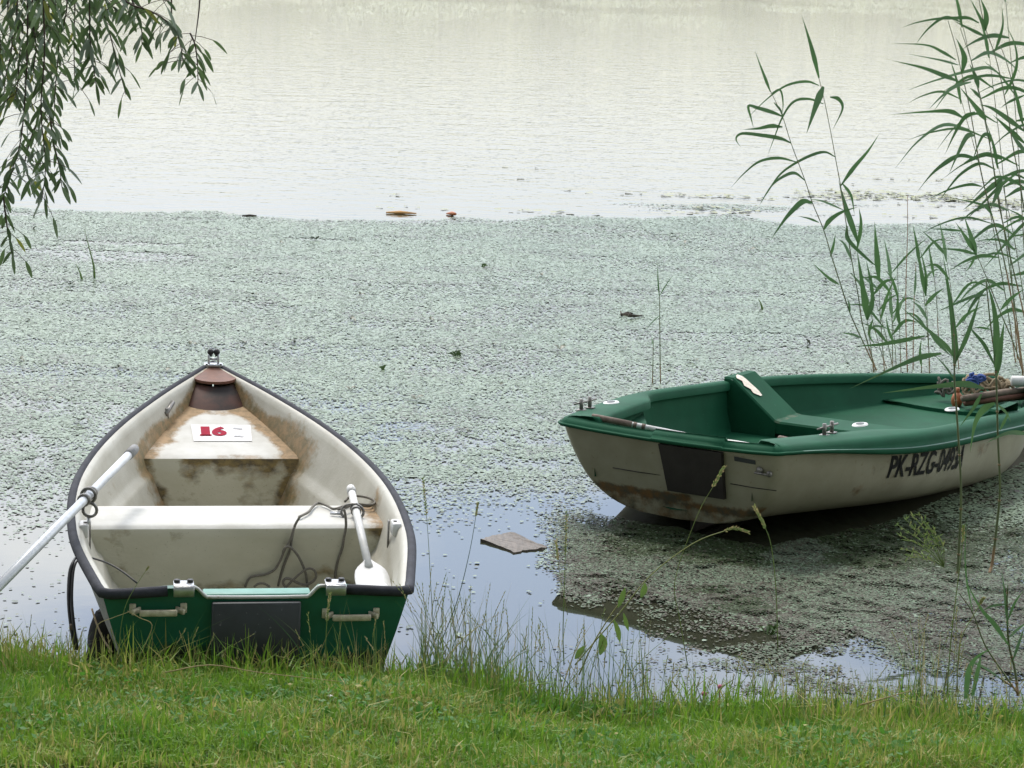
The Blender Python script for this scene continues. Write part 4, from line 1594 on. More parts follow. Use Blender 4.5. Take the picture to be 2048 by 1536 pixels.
def lump(name, label, cat, c, sz, m, spikes=0, seed=2):
    rnd = random.Random(seed)
    mb = MB()
    rows = []
    for i in range(9):
        th_ = math.pi * (.5 * i / 8)
        rows.append([(c[0] + sz[0] * math.cos(th_) * math.cos(t) * (1 + .28 * math.sin(3 * t + seed) + .12 * rnd.uniform(-1, 1)), c[1] + sz[1] * math.cos(th_) * math.sin(t), c[2] - .01 + sz[2] * math.sin(th_) * (1 + .2 * math.sin(2 * t + i))) for t in [2 * math.pi * k / 14 for k in range(14)]])
    mb.grid(rows, closed=True)
    for _ in range(spikes):
        a_ = rnd.uniform(0, 6.28)
        p = Vector((c[0] + sz[0] * .7 * math.cos(a_), c[1] + sz[1] * .7 * math.sin(a_), c[2]))
        q = p + Vector((rnd.uniform(-.05, .05), rnd.uniform(-.03, .03), rnd.uniform(.015, .045)))
        mb.leaf([p, p.lerp(q, .5) + Vector((0, 0, .012)), q], rnd.uniform(.010, .022), (rnd.uniform(-.4, .4), -1, .3))
    tag(mb.build(name, M[m]), label, cat)


c = at_z(1255, 632)
lump("driftwood", "dark brown lump of driftwood on the duckweed, right of centre", "driftwood", (c.x, c.y, 0), (.055, .04, .035), 'darkwood', 2, 4)
mb = MB()
a_ = at_z(1258, 631, .03)
mb.tube([a_, at_z(1288, 632, .012)], [.014, .003], n=6)
mb.tube([at_z(1244, 630, .02), at_z(1240, 622, .03)], [.01, .003], n=6)
tag(mb.build("branch_end", M['darkwood']), "thin broken branch end lying beside the driftwood lump", "branch")
for x, y, s_, lb in ((915, 713, 1.0, "largest green weed tuft poking up through the duckweed, left of centre"), (965, 535, .55, "small green weed tuft on the far duckweed, above the middle"), (765, 741, .5, "flat green weed strands on the duckweed behind the white boat"), (1540, 1268, .8, "round dark green weed at the edge of the brown mat near the bank")):
    c = at_z(x, y)
    lump("water_weed", lb, "water weed", (c.x, c.y, 0), (.035 * s_, .022 * s_, .012 * s_), 'weed', int(14 * s_), int(x))
mb = MB()
mb.tube([at_z(772, 425, .01), at_z(800, 424.5, .016), at_z(833, 427, .01)], [.008, .018, .006], n=6)
tag(mb.build("reed_straw", M['straw']), "orange straw floating along the far edge of the duckweed", "straw")
mb = MB()
mb.tube([at_z(893, 427, .01), at_z(905, 427, .02), at_z(911, 428, .03)], [.006, .022, .012], n=6)
tag(mb.build("bark_piece", M['orange']), "small orange brown scrap at the far edge of the duckweed", "scrap")
mb = MB()
mb.tube([at_z(484, 431.5, .012), at_z(500, 431, .016), at_z(513, 431.5, .012)], [.008, .013, .006], n=6)
tag(mb.build("stick", M['darkwood']), "short dark stick at the far edge of the duckweed, left of the straw", "stick")

spots = [(40, 490), (66, 458), (700, 478), (605, 470), (632, 480), (560, 486), (1085, 552), (1370, 487), (1345, 470), (1385, 723), (1340, 730), (490, 686), (590, 686), (332, 742), (236, 735), (380, 690), (140, 570), (505, 590), (720, 590), (860, 640), (1010, 620), (700, 640), (1180, 560),
         (1620, 690), (830, 800), (925, 860), (870, 900), (700, 780), (1120, 700), (1000, 770), (60, 640), (40, 720), (90, 800), (1650, 560), (1500, 500), (260, 610), (160, 843), (1060, 590), (1250, 700), (985, 690)]
proto = None
for i, (x, y) in enumerate(spots):
    c = at_z(x, y, .01)
    if proto is None:
        mb = MB()
        for k in range(2):
            a_ = .4 + k * 1.9
            e = Vector((math.cos(a_), math.sin(a_), 0))
            mb.leaf([Vector((0, 0, .003)), e * .02 + Vector((0, 0, .014)), e * .04 + Vector((0, 0, .016)), e * .058 + Vector((0, 0, .008))], .036, (0, 0, 1))
        proto = mb.build("floating_leaf", M['litter'])
        o = proto
    else:
        o = proto.copy()
        COL.objects.link(o)
    o.location = c
    o.rotation_euler = (random.uniform(-.3, .3), random.uniform(-.3, .3), random.uniform(0, 6.28))
    k = random.uniform(.6, 1.25)
    o.scale = (k, k, k * 1.4)
    tag(o, "small dark curled leaf lying on the duckweed", "leaf", "dark leaves scattered over the duckweed")
# ------------------------------------------------------------------ willow: trunk and crown left of the view, branches hanging into it
YW = 8.6
TO_CAM = Vector((0, -1, .1))


def rvec(s=1.0):
    return Vector((random.gauss(0, s), random.gauss(0, s), random.gauss(0, s)))


wil = empty("willow_tree", (-5.6, 6.6, float(ground_z(-5.6, 6.6))))
tag(wil, "weeping willow hanging its leafy twigs into the upper left corner", "tree")
wo = wil.location
mb = MB()
trunk = smooth_path([(-5.6, 6.6, wo.z - .1), (-5.55, 6.6, 1.2), (-5.3, 6.7, 2.6), (-4.9, 6.9, 4.2), (-4.6, 7.0, 6.0)], 5)
mb.tube(trunk, [.34 - .2 * i / (len(trunk) - 1) for i in range(len(trunk))], n=14)
limbs = [[(-5.3, 6.7, 2.6), (-4.6, 7.3, 3.5), (-3.6, 8.0, 4.0), (-2.4, 8.5, 3.9), (-1.3, 8.7, 3.5)],
         [(-5.0, 6.8, 3.8), (-4.0, 5.6, 5.2), (-2.6, 4.0, 6.0), (-1.0, 2.2, 6.3), (.6, .6, 6.0)],
         [(-4.8, 6.9, 4.6), (-3.2, 6.0, 6.6), (-1.4, 4.8, 7.6), (.6, 3.4, 7.4)],
         [(-5.2, 6.7, 3.0), (-6.4, 7.4, 4.6), (-7.6, 8.0, 5.4)], [(-4.9, 6.9, 4.2), (-5.6, 5.0, 6.0), (-5.8, 2.8, 6.6), (-5.0, .4, 6.4)]]
for lb in limbs:
    p = smooth_path(lb, 5)
    mb.tube(p, [.13 * (1 - .8 * i / (len(p) - 1)) for i in range(len(p))], n=8)
mb.build("trunk", M['bark'], wil, offset=wo)
# crown: many small leaves in drooping clumps
cl_c, nleaf = [], 110
for lb in limbs:
    p = smooth_path(lb, 7)
    for i, q in enumerate(p):
        if i < 5: continue
        for _ in range(4 if lb is not limbs[0] else 1):
            c = q + Vector((random.gauss(0, .65), random.gauss(0, .65), random.uniform(-.9, .5)))
            if c.z < 3.3: c.z = 3.3 + random.random()
            if c.y > 6.2 and c.x > -3.2: continue
            cl_c.append(c)
for _ in range(150):  # unseen clumps over and beside the viewer, added for their shade
    cl_c.append(Vector((random.uniform(-8, 4.5), random.uniform(-7, 1.0), random.uniform(5.0, 9.0))))
for _ in range(330):                      # unseen leaf curtain behind the viewer, added to block the sky light
    cl_c.append(Vector((random.uniform(-9, 9), random.uniform(-7.5, -3), random.uniform(.9, 8.0))))
for _ in range(90):
    cl_c.append(Vector((random.uniform(3.5, 7.5), random.uniform(-3, 5), random.uniform(1.5, 8.0))))
CC = np.array(cl_c)
n = len(CC) * nleaf
ctr = np.repeat(CC, nleaf, 0) + RNG.normal(0, 1, (n, 3)) * np.array([.42, .42, .55])
ax_ = RNG.normal(0, .55, (n, 3)); ax_[:, 2] -= .9
ax_ /= np.linalg.norm(ax_, axis=1)[:, None]
bq = np.cross(ax_, RNG.normal(size=(n, 3))); bq /= np.linalg.norm(bq, axis=1)[:, None]
ln_, wd_ = RNG.uniform(.09, .17, n)[:, None], RNG.uniform(.024, .045, n)[:, None]
q4 = np.stack([ctr - ax_ * ln_, ctr + bq * wd_, ctr + ax_ * ln_, ctr - bq * wd_], 1) - np.array(wo)
cr = np_mesh("crown", q4, 4, tint=np.where(RNG.random(n) < .2, RNG.uniform(-1, 1, n), 0), mat=M['willow'])
cr.parent = wil

strands = [
    ([(90, -60), (87, 0), (89, 109), (82, 219), (91, 328), (84, 400)], 1.0, 1.15),
    ([(50, -60), (55, 0), (53, 146), (42, 277), (22, 346), (7, 394)], 1.0, 1.0),
    ([(7, 394), (13, 445), (18, 474), (24, 505)], 1.0, 1.0),
    ([(150, -50), (150, 0), (148, 90), (150, 180)], .8, .8),
    ([(179, -40), (179, 0), (180, 73), (186, 125), (192, 168)], 1.0, 1.5),
    ([(195, -20), (206, 25), (219, 66), (233, 120), (252, 190)], .8, .75),
    ([(226, -20), (260, 8), (300, 22), (330, 40), (350, 60), (362, 95), (366, 125)], 1.0, 1.35),
    ([(380, 66), (390, 90), (395, 130), (396, 172)], 1.0, 1.2),
    ([(401, -30), (398, 20), (390, 82)], .0, .0),
    ([(343, -20), (343, 20), (345, 62)], .0, .0),
    ([(110, -40), (112, 30), (118, 90), (112, 160), (108, 230)], 1.0, 1.0),
    ([(20, -60), (16, 20), (24, 90), (12, 150), (8, 190)], .9, 1.4),
    ([(68, -50), (64, 30), (72, 90), (66, 150)], .9, 1.5),
    ([(38, -50), (34, 30), (40, 90), (36, 160), (30, 200)], .9, 1.5),
    ([(86, 200), (100, 235), (106, 280), (118, 330), (124, 375)], 1.0, 1.1),
    ([(72, 250), (58, 290), (50, 330), (62, 372)], 1.0, 1.1),
    ([(250, -30), (268, 10), (282, 50), (284, 90)], .9, 1.2),
    ([(130, -40), (134, 10), (128, 50)], .9, 1.2),
    ([(200, -40), (214, 0), (240, 25)], .9, 1.3),
    ([(300, -40), (322, -4), (340, 2)], .9, .6),
    ([(-10, 20), (0, 90), (-6, 150)], .9, 1.4),
    ([(100, -30), (98, 20), (102, 60)], .9, 1.3),
]
tw, fo = MB(), MB()
wprof = lambda u: max(.03, math.sin(math.pi * min(1, u * .93 + .04)) ** .85)
for si, (ps, lf, dn) in enumerate(strands):
    Y = YW + random.uniform(-.35, .35)
    p3 = smooth_path([at_d(x, y, Y) for x, y in ps], 6)
    N_ = len(p3)
    tw.tube(p3, [.0042 - .0026 * i / N_ for i in range(N_)], n=5)
    if lf == 0: continue
    seg = sum((p3[i + 1] - p3[i]).length for i in range(N_ - 1))
    m_ = int(seg * 80 * dn)
    for k in range(m_):
        u = (k + random.random()) / m_
        i = min(N_ - 2, int(u * (N_ - 1)))
        p = p3[i].lerp(p3[i + 1], u * (N_ - 1) - i)
        t = (p3[i + 1] - p3[i]).normalized()
        sd = 1 if k % 2 else -1
        out = Vector((sd * random.uniform(.25, 1.1), random.uniform(-.8, .8), random.uniform(-.5, .3)))
        d = (out * .95 + Vector((0, 0, -.52)) + t * .25)
        d.normalize()
        if random.random() < .4:           # short side twig carrying the leaf further out
            q = p + (out + Vector((0, 0, -.4))).normalized() * random.uniform(.03, .10)
            tw.tube([p, p.lerp(q, .5) + Vector((0, 0, .004)), q], .0013, n=4)
            p = q
        L = random.uniform(.042, .076)
        pts = [p + d * (L * v) + Vector((0, 0, -.35 * L * v * v)) for v in (0, .18, .36, .54, .72, .88, 1)]
        fo.leaf(pts, random.uniform(.0125, .0185), (TO_CAM + rvec(.65)).normalized(), fold=.2, prof=wprof,
                attr=random.choice([0, 0, 0, 0, -.5, -1, -.9, .2, 1.0 if random.random() < .35 else 0]))
tw.build("branch", M['twig'], wil, offset=wo)
fo.build("foliage", M['willow'], wil, offset=wo, attr=True)

# ------------------------------------------------------------------ reeds
def rprof(u):
    return max(.02, (min(1, .30 + u * 2.6)) * (1 - max(0, (u - .25) / .75) ** 1.35))


def reed(stem_px, Y, leaves, label, group=None, r=.0048, dead=False, name="reed", cat="reed", base_z=None):
    """stem_px bottom to top; leaves: (points, width px)"""
    p3 = smooth_path([at_d(x, y, Y + .04 * math.sin(i)) for i, (x, y) in enumerate(stem_px)], 4)
    b = p3[0].copy()
    o = empty(name, b)
    tag(o, label, cat, group)
    mb = MB()
    N_ = len(p3)
    mb.tube(p3, [r * (1 - .6 * i / (N_ - 1)) for i in range(N_)], n=6, attr=0)
    if dead: mb.a = [1.0] * len(mb.v)
    else:
        k = len(mb.v) // N_
        mb.a = [(.75 if i < N_ * .16 else (-.5 if i > N_ * .6 else 0)) for i in range(N_) for _ in range(k)] + [0] * (len(mb.v) - k * N_)
    for q in range(2, N_ - 1, 4):      # nodes
        mb.tube([p3[q] + Vector((0, 0, -.004)), p3[q] + Vector((0, 0, .004))], r * (1 - .6 * q / N_) * 1.35, n=6, attr=.6)
    mb.build("stem", M['reedstem'], o, offset=b, attr=True)
    for pts, w in leaves:
        dY = random.uniform(-.16, .10)
        q3 = []
        m_ = len(pts)
        for i, (x, y) in enumerate(pts):
            q3.append(at_d(x, y, Y - .01 + dY * (i / max(1, m_ - 1))))
        q3 = smooth_path(q3, 5)
        lb = MB()
        lb.leaf(q3, w / FPX * Y * .80, (TO_CAM + Vector((random.uniform(-.25, .25), 0, random.uniform(-.1, .4)))).normalized(), fold=.14, prof=rprof,
                attr=random.choice([0, 0, 0, -.35, -.7, .15]) if w < 13 else random.choice([0, -.3, 0]))
        lb.build("leaf", M['reedleaf'], o, offset=b, attr=True)
    return o


YB = 13.5
reed([(1757, 748), (1751, 737), (1727, 686), (1700, 626), (1680, 565), (1663, 512), (1647, 459), (1625, 406), (1610, 361), (1582, 286), (1565, 233), (1540, 180)], YB,
     [([(1541, 184), (1526, 145), (1509, 100)], 8), ([(1565, 233), (1546, 225), (1516, 216), (1497, 212), (1502, 236), (1507, 255)], 11),
      ([(1565, 254), (1542, 252), (1516, 257), (1485, 259)], 11), ([(1582, 286), (1561, 277), (1527, 271), (1485, 267), (1472, 278), (1482, 295)], 11),
      ([(1593, 324), (1557, 316), (1519, 323), (1489, 346), (1461, 376)], 8), ([(1610, 361), (1589, 346), (1565, 354), (1542, 373), (1519, 409)], 9),
      ([(1625, 406), (1606, 403), (1584, 422), (1565, 445), (1542, 479)], 15), ([(1647, 460), (1659, 441), (1684, 424), (1716, 414)], 13),
      ([(1661, 513), (1667, 490), (1671, 467)], 8), ([(1678, 569), (1655, 554), (1625, 526)], 9), ([(1700, 624), (1698, 608), (1694, 594)], 7),
      ([(1723, 676), (1705, 669), (1678, 665)], 7), ([(1638, 445), (1618, 437), (1595, 432)], 6), ([(1548, 205), (1562, 222), (1566, 240)], 6),
      ([(1541, 188), (1560, 180), (1566, 205), (1564, 232)], 6)],
     "tall reed leaning left with drooping leaves, leftmost of the reeds behind the green dinghy")
reed([(1756, 748), (1751, 737), (1726, 653), (1717, 594), (1704, 524), (1692, 445), (1682, 376), (1672, 322), (1662, 267), (1647, 193), (1637, 153)], YB + .1,
     [([(1638, 156), (1627, 110), (1615, 68), (1603, 30)], 13), ([(1647, 173), (1633, 208), (1613, 267)], 19), ([(1638, 171), (1613, 163), (1573, 171), (1534, 198), (1489, 242)], 7),
      ([(1647, 208), (1618, 198), (1588, 203), (1566, 232), (1548, 277), (1535, 312)], 7), ([(1660, 194), (1677, 198), (1685, 218), (1665, 260)], 10),
      ([(1671, 314), (1647, 304), (1608, 317), (1563, 346), (1534, 386), (1519, 411)], 8), ([(1682, 371), (1707, 336), (1736, 302), (1759, 267)], 11),
      ([(1684, 366), (1702, 391), (1709, 430)], 8), ([(1716, 485), (1692, 416), (1677, 361)], 17), ([(1687, 420), (1647, 403), (1618, 398)], 6),
      ([(1694, 452), (1697, 480), (1736, 519), (1756, 534)], 11), ([(1714, 500), (1722, 450), (1718, 415)], 11), ([(1703, 520), (1690, 490), (1676, 478)], 8)],
     "tallest upright reed of the clump behind the green dinghy, with a spear tip")
G = "short reeds behind the green dinghy"
SL = "short spear leaved reed standing in the clump behind the green dinghy"
reed([(1769, 745), (1765, 690), (1760, 620), (1758, 557)], YB, [([(1758, 562), (1753, 500), (1749, 443)], 16), ([(1761, 640), (1775, 590), (1795, 545)], 10), ([(1758, 580), (1735, 560), (1716, 545)], 8)], SL, G, .0035)
reed([(1748, 745), (1741, 690), (1734, 635)], YB - .1, [([(1735, 640), (1727, 585), (1714, 500)], 18), ([(1734, 640), (1745, 600), (1742, 545)], 14), ([(1738, 660), (1755, 652), (1790, 662)], 7)], SL, G, .0035)
reed([(1793, 745), (1790, 690), (1784, 633)], YB + .2, [([(1784, 636), (1781, 605), (1779, 572)], 10), ([(1790, 690), (1777, 660), (1772, 630)], 8), ([(1786, 645), (1800, 612), (1812, 585)], 10)], SL, G, .003)
reed([(1802, 745), (1800, 680), (1797, 600), (1794, 500)], YB, [([(1800, 655), (1795, 618), (1797, 575)], 10), ([(1797, 600), (1785, 560), (1770, 540)], 8)], SL, G, .003)
reed([(1815, 745), (1812, 660), (1812, 560), (1815, 470), (1815, 391)], YB - .1, [], "dead bare brown reed stalk, tallest bare one in the clump", None, .004, True)
reed([(1826, 745), (1827, 650), (1829, 580), (1832, 524)], YB + .1, [([(1829, 590), (1831, 560), (1832, 530)], 7)], "dead reddish reed stalk with a dry sheath, shorter than its bare neighbour", None, .0035, True)
reed([(1843, 745), (1843, 725)], YB - .15, [([(1843, 732), (1840, 705), (1843, 676)], 8)], "small bright green reed shoot at the dinghy's far rail")
reed([(1859, 748), (1856, 660), (1852, 587)], YB, [([(1852, 592), (1842, 540), (1833, 478)], 13), ([(1852, 590), (1851, 545), (1838, 490)], 8), ([(1855, 640), (1840, 615), (1821, 600)], 9), ([(1857, 660), (1880, 690), (1905, 715)], 11)], SL, G, .0035)
reed([(1877, 680), (1873, 600), (1866, 540), (1858, 490)], YB + .3, [([(1868, 555), (1862, 520), (1856, 486)], 8)], SL, G, .0028)
reed([(1776, 745), (1758, 690), (1745, 640), (1738, 600)], YB + .1, [([(1740, 610), (1722, 570), (1700, 545)], 10), ([(1745, 640), (1738, 668), (1750, 690)], 8)], SL, G, .003)

# crowd at the right edge
R = [(2100, 780), (2088, 740)]
reed([(2092, 760), (2075, 640), (2060, 500), (2046, 405), (2038, 356), (2027, 298), (2016, 232), (2002, 159), (1989, 107), (1972, 60), (1960, 10), (1954, -40)], YB - .2,
     [([(1972, 62), (1960, 35), (1939, -5)], 10), ([(1971, 60), (1972, 28), (1960, -6)], 14), ([(1958, 46), (1937, 36), (1912, 36), (1871, 38), (1830, 46), (1803, 56)], 9), ([(1972, 74), (1940, 58), (1906, 41)], 9),
      ([(1989, 104), (1999, 77), (2006, 46), (2003, 10)], 8), ([(2010, 189), (2024, 161), (2034, 126), (2029, 87), (2010, 46)], 9), ([(1995, 145), (1975, 135), (1940, 141), (1896, 153), (1852, 167), (1811, 182)], 9),
      ([(2024, 270), (2048, 300), (2075, 322)], 12), ([(2036, 345), (2000, 372), (1962, 410), (1930, 442)], 9)],
     "tallest reed at the right edge, running out of the top of the picture")
reed([(2048, 765), (2030, 640), (2008, 520), (1978, 410), (1967, 366), (1959, 328), (1950, 276), (1940, 219), (1931, 178), (1923, 145), (1912, 96), (1896, 41)], YB - .35,
     [([(1924, 146), (1929, 118), (1923, 98), (1912, 76)], 15), ([(1912, 120), (1885, 104), (1852, 90), (1786, 87)], 8), ([(1917, 130), (1880, 120), (1816, 108)], 6), ([(1917, 163), (1885, 150), (1844, 135), (1784, 121)], 13),
      ([(1927, 236), (1901, 223), (1863, 223), (1781, 229)], 12), ([(1942, 164), (1912, 172), (1885, 191), (1857, 219)], 10), ([(1950, 224), (1929, 235), (1909, 268), (1890, 309)], 11), ([(1950, 271), (1934, 273), (1915, 309), (1898, 348)], 14),
      ([(1956, 317), (1923, 310), (1896, 325), (1866, 347), (1838, 378)], 8), ([(1991, 339), (1959, 327), (1923, 347), (1898, 375), (1876, 405)], 9), ([(1964, 373), (1939, 369), (1896, 380), (1850, 402)], 8),
      ([(1985, 430), (1965, 410), (1905, 396)], 9)],
     "left leaning reed at the right edge with long leaves pointing left")
reed([(2070, 770), (2050, 640), (2022, 520), (1998, 410), (1991, 364), (1983, 309), (1975, 262), (1967, 219), (1956, 175), (1942, 120), (1920, 55)], YB - .1,
     [([(1957, 176), (1951, 153), (1939, 128)], 13), ([(1972, 240), (1953, 216), (1918, 172)], 16), ([(1980, 285), (1978, 271), (1964, 274), (1942, 328)], 13), ([(1960, 196), (1948, 182), (1938, 175)], 8),
      ([(2048, 262), (2016, 238), (1983, 216), (1958, 209)], 14), ([(2050, 287), (2016, 257), (1986, 230)], 13), ([(2002, 358), (1983, 374), (1956, 396), (1926, 420)], 15), ([(2004, 358), (1994, 388), (1980, 420)], 16),
      ([(2048, 375), (2024, 361), (1994, 354), (1975, 366), (1937, 405)], 10), ([(2030, 500), (2000, 480), (1954, 481)], 10)],
     "middle reed of the right hand crowd with broad dark leaves")
reed([(2110, 760), (2085, 560), (2060, 330), (2048, 260), (2038, 227), (2027, 175), (2011, 118), (2000, 90)], YB + .25,
     [([(2046, 250), (2036, 205), (2025, 160)], 11), ([(2050, 190), (2020, 203), (2000, 216)], 8), ([(2030, 190), (2000, 150), (1965, 120)], 6), ([(2070, 430), (2040, 455), (2000, 500), (1960, 545)], 9), ([(2075, 500), (2050, 440), (2010, 415)], 9)],
     "slender reed standing behind the right hand crowd")
reed([(2046, 745), (2028, 689), (1998, 618), (1973, 555), (1954, 511)], YB - .6,
     [([(1952, 509), (1943, 476), (1927, 429)], 17), ([(1949, 503), (1932, 476), (1910, 443)], 13), ([(1954, 509), (1919, 500), (1875, 497)], 9), ([(1926, 462), (1891, 459), (1853, 457)], 7),
      ([(1973, 590), (1946, 593), (1905, 610), (1875, 623)], 9), ([(1968, 582), (1946, 607), (1924, 651)], 10), ([(2001, 620), (2023, 596), (2050, 577)], 11), ([(1982, 659), (1960, 655), (1946, 657)], 6), ([(1950, 512), (1942, 530), (1930, 545)], 7)],
     "shorter reed with a fan of leaves at mid height, near the right edge")
GR = "reeds crowded at the right edge"
SR = "thin reed partly hidden in the crowd at the right edge"
rr_ = random.Random(21)
for k in range(6):
    bx = rr_.uniform(2010, 2180)
    tx_ = bx - rr_.uniform(40, 150)
    ty_ = rr_.uniform(-30, 330)
    st = [(bx, 770), (bx - (bx - tx_) * .25, 770 - (770 - ty_) * .33), (bx - (bx - tx_) * .58, 770 - (770 - ty_) * .68), (tx_, ty_)]
    lv = []
    sp = smooth_path([(x, y, 0) for x, y in st], 6)
    for q in range(6, len(sp), 2):
        p = sp[q]
        sd = -1 if rr_.random() < .62 else 1
        ln = rr_.uniform(80, 165)
        up = rr_.uniform(.1, .8)
        dr = rr_.uniform(.2, 1.0)
        lv.append(([(p.x, p.y), (p.x + sd * ln * .35, p.y - ln * .32 * up), (p.x + sd * ln * .7, p.y - ln * (.35 * up - .25 * dr)), (p.x + sd * ln, p.y - ln * (.3 * up - .62 * dr))], rr_.uniform(6, 13)))
    lv.append(([(tx_, ty_ + 10), (tx_ - 8, ty_ - 35), (tx_ - 22, ty_ - 80)], 9))
    reed(st, YB + rr_.uniform(-.6, .6), lv, SR, GR, .0042)

for k in range(4):
    bx = rr_.uniform(1765, 1985)
    tx_, ty_ = bx - rr_.uniform(-15, 45), rr_.uniform(470, 640)
    st = [(bx, 752), (bx - (bx - tx_) * .4, 752 - (752 - ty_) * .5), (tx_, ty_)]
    sp = smooth_path([(x, y, 0) for x, y in st], 5)
    lv = [([(tx_, ty_ + 12), (tx_ - 5, ty_ - 25), (tx_ - 14, ty_ - 70)], 10)]
    for q in range(4, len(sp), 2):
        p = sp[q]
        sd = -1 if rr_.random() < .55 else 1
        ln = rr_.uniform(45, 95)
        lv.append(([(p.x, p.y), (p.x + sd * ln * .4, p.y - ln * .45), (p.x + sd * ln * .85, p.y - ln * rr_.uniform(.3, .9))], rr_.uniform(6, 11)))
    reed(st, YB + rr_.uniform(-.3, .7), lv, SL, G, .0034)

# two reeds rising from the mud in front of the green dinghy
reed([(1912, 1178), (1915, 1150), (1920, 1060), (1922, 972), (1915, 848), (1909, 763), (1909, 700), (1906, 640)], 8.9,
     [([(1909, 735), (1910, 690), (1900, 600), (1889, 545)], 17), ([(1909, 728), (1934, 672), (1950, 625), (1961, 590)], 13), ([(1909, 715), (1890, 690), (1850, 655), (1800, 612)], 13), ([(1883, 707), (1840, 715), (1790, 735), (1700, 777)], 15),
      ([(1850, 672), (1800, 682), (1752, 690), (1712, 692)], 12), ([(1906, 646), (1900, 590), (1884, 500)], 8), ([(1909, 760), (1890, 732), (1864, 705)], 5)],
     "left of the two reeds growing in front of the dinghy's lettering", None, .0065)
reed([(1978, 1148), (1985, 1122), (1996, 1030), (2000, 972), (1996, 880), (1993, 771), (1990, 720), (1980, 640), (1972, 560)], 9.0,
     [([(1990, 735), (1993, 667), (1987, 612), (1973, 562)], 19), ([(1992, 757), (2000, 700), (2009, 640)], 18), ([(1989, 730), (1968, 689), (1947, 664), (1938, 650)], 10), ([(1968, 777), (1930, 768), (1870, 773), (1765, 786)], 18),
      ([(1990, 806), (1967, 819), (1950, 848), (1940, 905)], 19), ([(1963, 788), (1947, 816), (1920, 853)], 11), ([(2060, 868), (2016, 866), (1972, 886)], 13), ([(1996, 810), (2012, 825), (2022, 845)], 8), ([(2000, 860), (2012, 836), (2018, 822)], 8)],
     "right of the two reeds growing in front of the dinghy, with broad folded leaves", None, .0065)

# young reeds in the lower right corner
YC = 7.25
reed([(2036, 1392), (2030, 1340), (2017, 1284), (2014, 1206), (2016, 1170)], YC,
     [([(2017, 1290), (1990, 1250), (1961, 1216), (1930, 1160)], 13), ([(2015, 1250), (2010, 1190), (2002, 1136)], 9), ([(2016, 1240), (2030, 1205), (2048, 1180)], 8), ([(2018, 1275), (2040, 1255), (2060, 1240)], 9), ([(2014, 1208), (1985, 1212), (1965, 1222)], 7), ([(2026, 1320), (2040, 1280), (2050, 1250)], 9)],
     "young reed with forked leaves in the lower right corner", None, .0055)
reed([(2034, 1385), (2010, 1350), (1970, 1290), (1945, 1225), (1918, 1186)], YC - .05, [([(1945, 1222), (1934, 1165), (1930, 1100), (1935, 1020)], 5)], "dark bent reed stem rising left from the lower right corner", None, .004)
reed([(2034, 1380), (1990, 1350), (1925, 1313), (1884, 1292)], YC - .03, [([(2000, 1356), (1960, 1330), (1930, 1322)], 6)], "low reed stem lying almost flat in the lower right corner", None, .0035)
for k, (pts, w) in enumerate((([(1932, 1398), (1936, 1350), (1950, 1318), (1985, 1295)], 15), ([(1945, 1392), (1956, 1340), (1962, 1310)], 11))):
    mb = MB()
    b = at_d(*pts[0], 7.05)
    mb.leaf(smooth_path([at_d(x, y, 7.05 - .03 * i) for i, (x, y) in enumerate(pts)], 6), w / FPX * 7.05, (.2, -1, .15), prof=lambda u: max(.02, min(1, .6 + u) * (1 - max(0, (u - .3) / .7) ** 1.5)))
    o = mb.build("iris_leaf", M['reedleaf'], None, offset=b)
    o.location = b
    tag(o, ("dark arching blade leaf at the bank, lower right" if k == 0 else "short straight blade leaf beside the arching one, lower right"), "plant")
# soft leaf close to the lens side, in front of the reeds
mb = MB()
pts = [(1975, 1222), (1940, 1200), (1880, 1185), (1800, 1178)]
b = at_d(*pts[0], 6.2)
mb.leaf(smooth_path([at_d(x, y, 6.2 - .1 * i) for i, (x, y) in enumerate(pts)], 6), 24 / FPX * 6.2, (0, -.6, .8), prof=rprof)
# thin stalks behind the green dinghy
for k, (st, lv, lb) in enumerate((([(1321, 770), (1320, 700), (1319, 600), (1317, 560)], [([(1318, 590), (1316, 560), (1315, 525)], 4), ([(1319, 592), (1332, 570), (1348, 548)], 3), ([(1320, 630), (1304, 645), (1290, 662)], 3)], "thin green stalk standing in the duckweed left of the dinghy's far rail"),
                                  ([(1305, 768), (1306, 720), (1307, 676)], [([(1306, 690), (1304, 680), (1303, 672)], 3)], "short thin stalk beside the taller one left of the dinghy's far rail"))):
    reed(st, 12.9, lv, lb, None, .004, name="water_stalk", cat="stalk")
for st, lb in (([(189, 557), (187, 530), (178, 495), (169, 458)], "pale green shoot in the duckweed near the left edge"), ([(164, 560), (160, 545), (152, 528)], "bent yellow green shoot beside the taller one near the left edge"),
               ([(1525, 620), (1522, 608), (1517, 598)], "tiny bright green shoot in the duckweed left of the reeds")):
    mb = MB()
    p3 = smooth_path([at_d(x, y, at_z(*st[0]).y) for x, y in st], 4)
    mb.tube(p3, [.010 * (1 - .85 * i / (len(p3) - 1)) for i in range(len(p3))], n=6)
    tag(mb.build("shoot", M['bindleaf']), lb, "shoot")

# ------------------------------------------------------------------ tall grass along the water's edge
def stalk_pts(b, h, lean, az):
    d = Vector((math.cos(az), math.sin(az), 0))
    return [b + Vector((0, 0, h * u * (1 - .12 * lean * u))) + d * (lean * h * u ** 1.8) for u in (0, .2, .4, .6, .8, 1)]


mb = MB()
rt = random.Random(5)


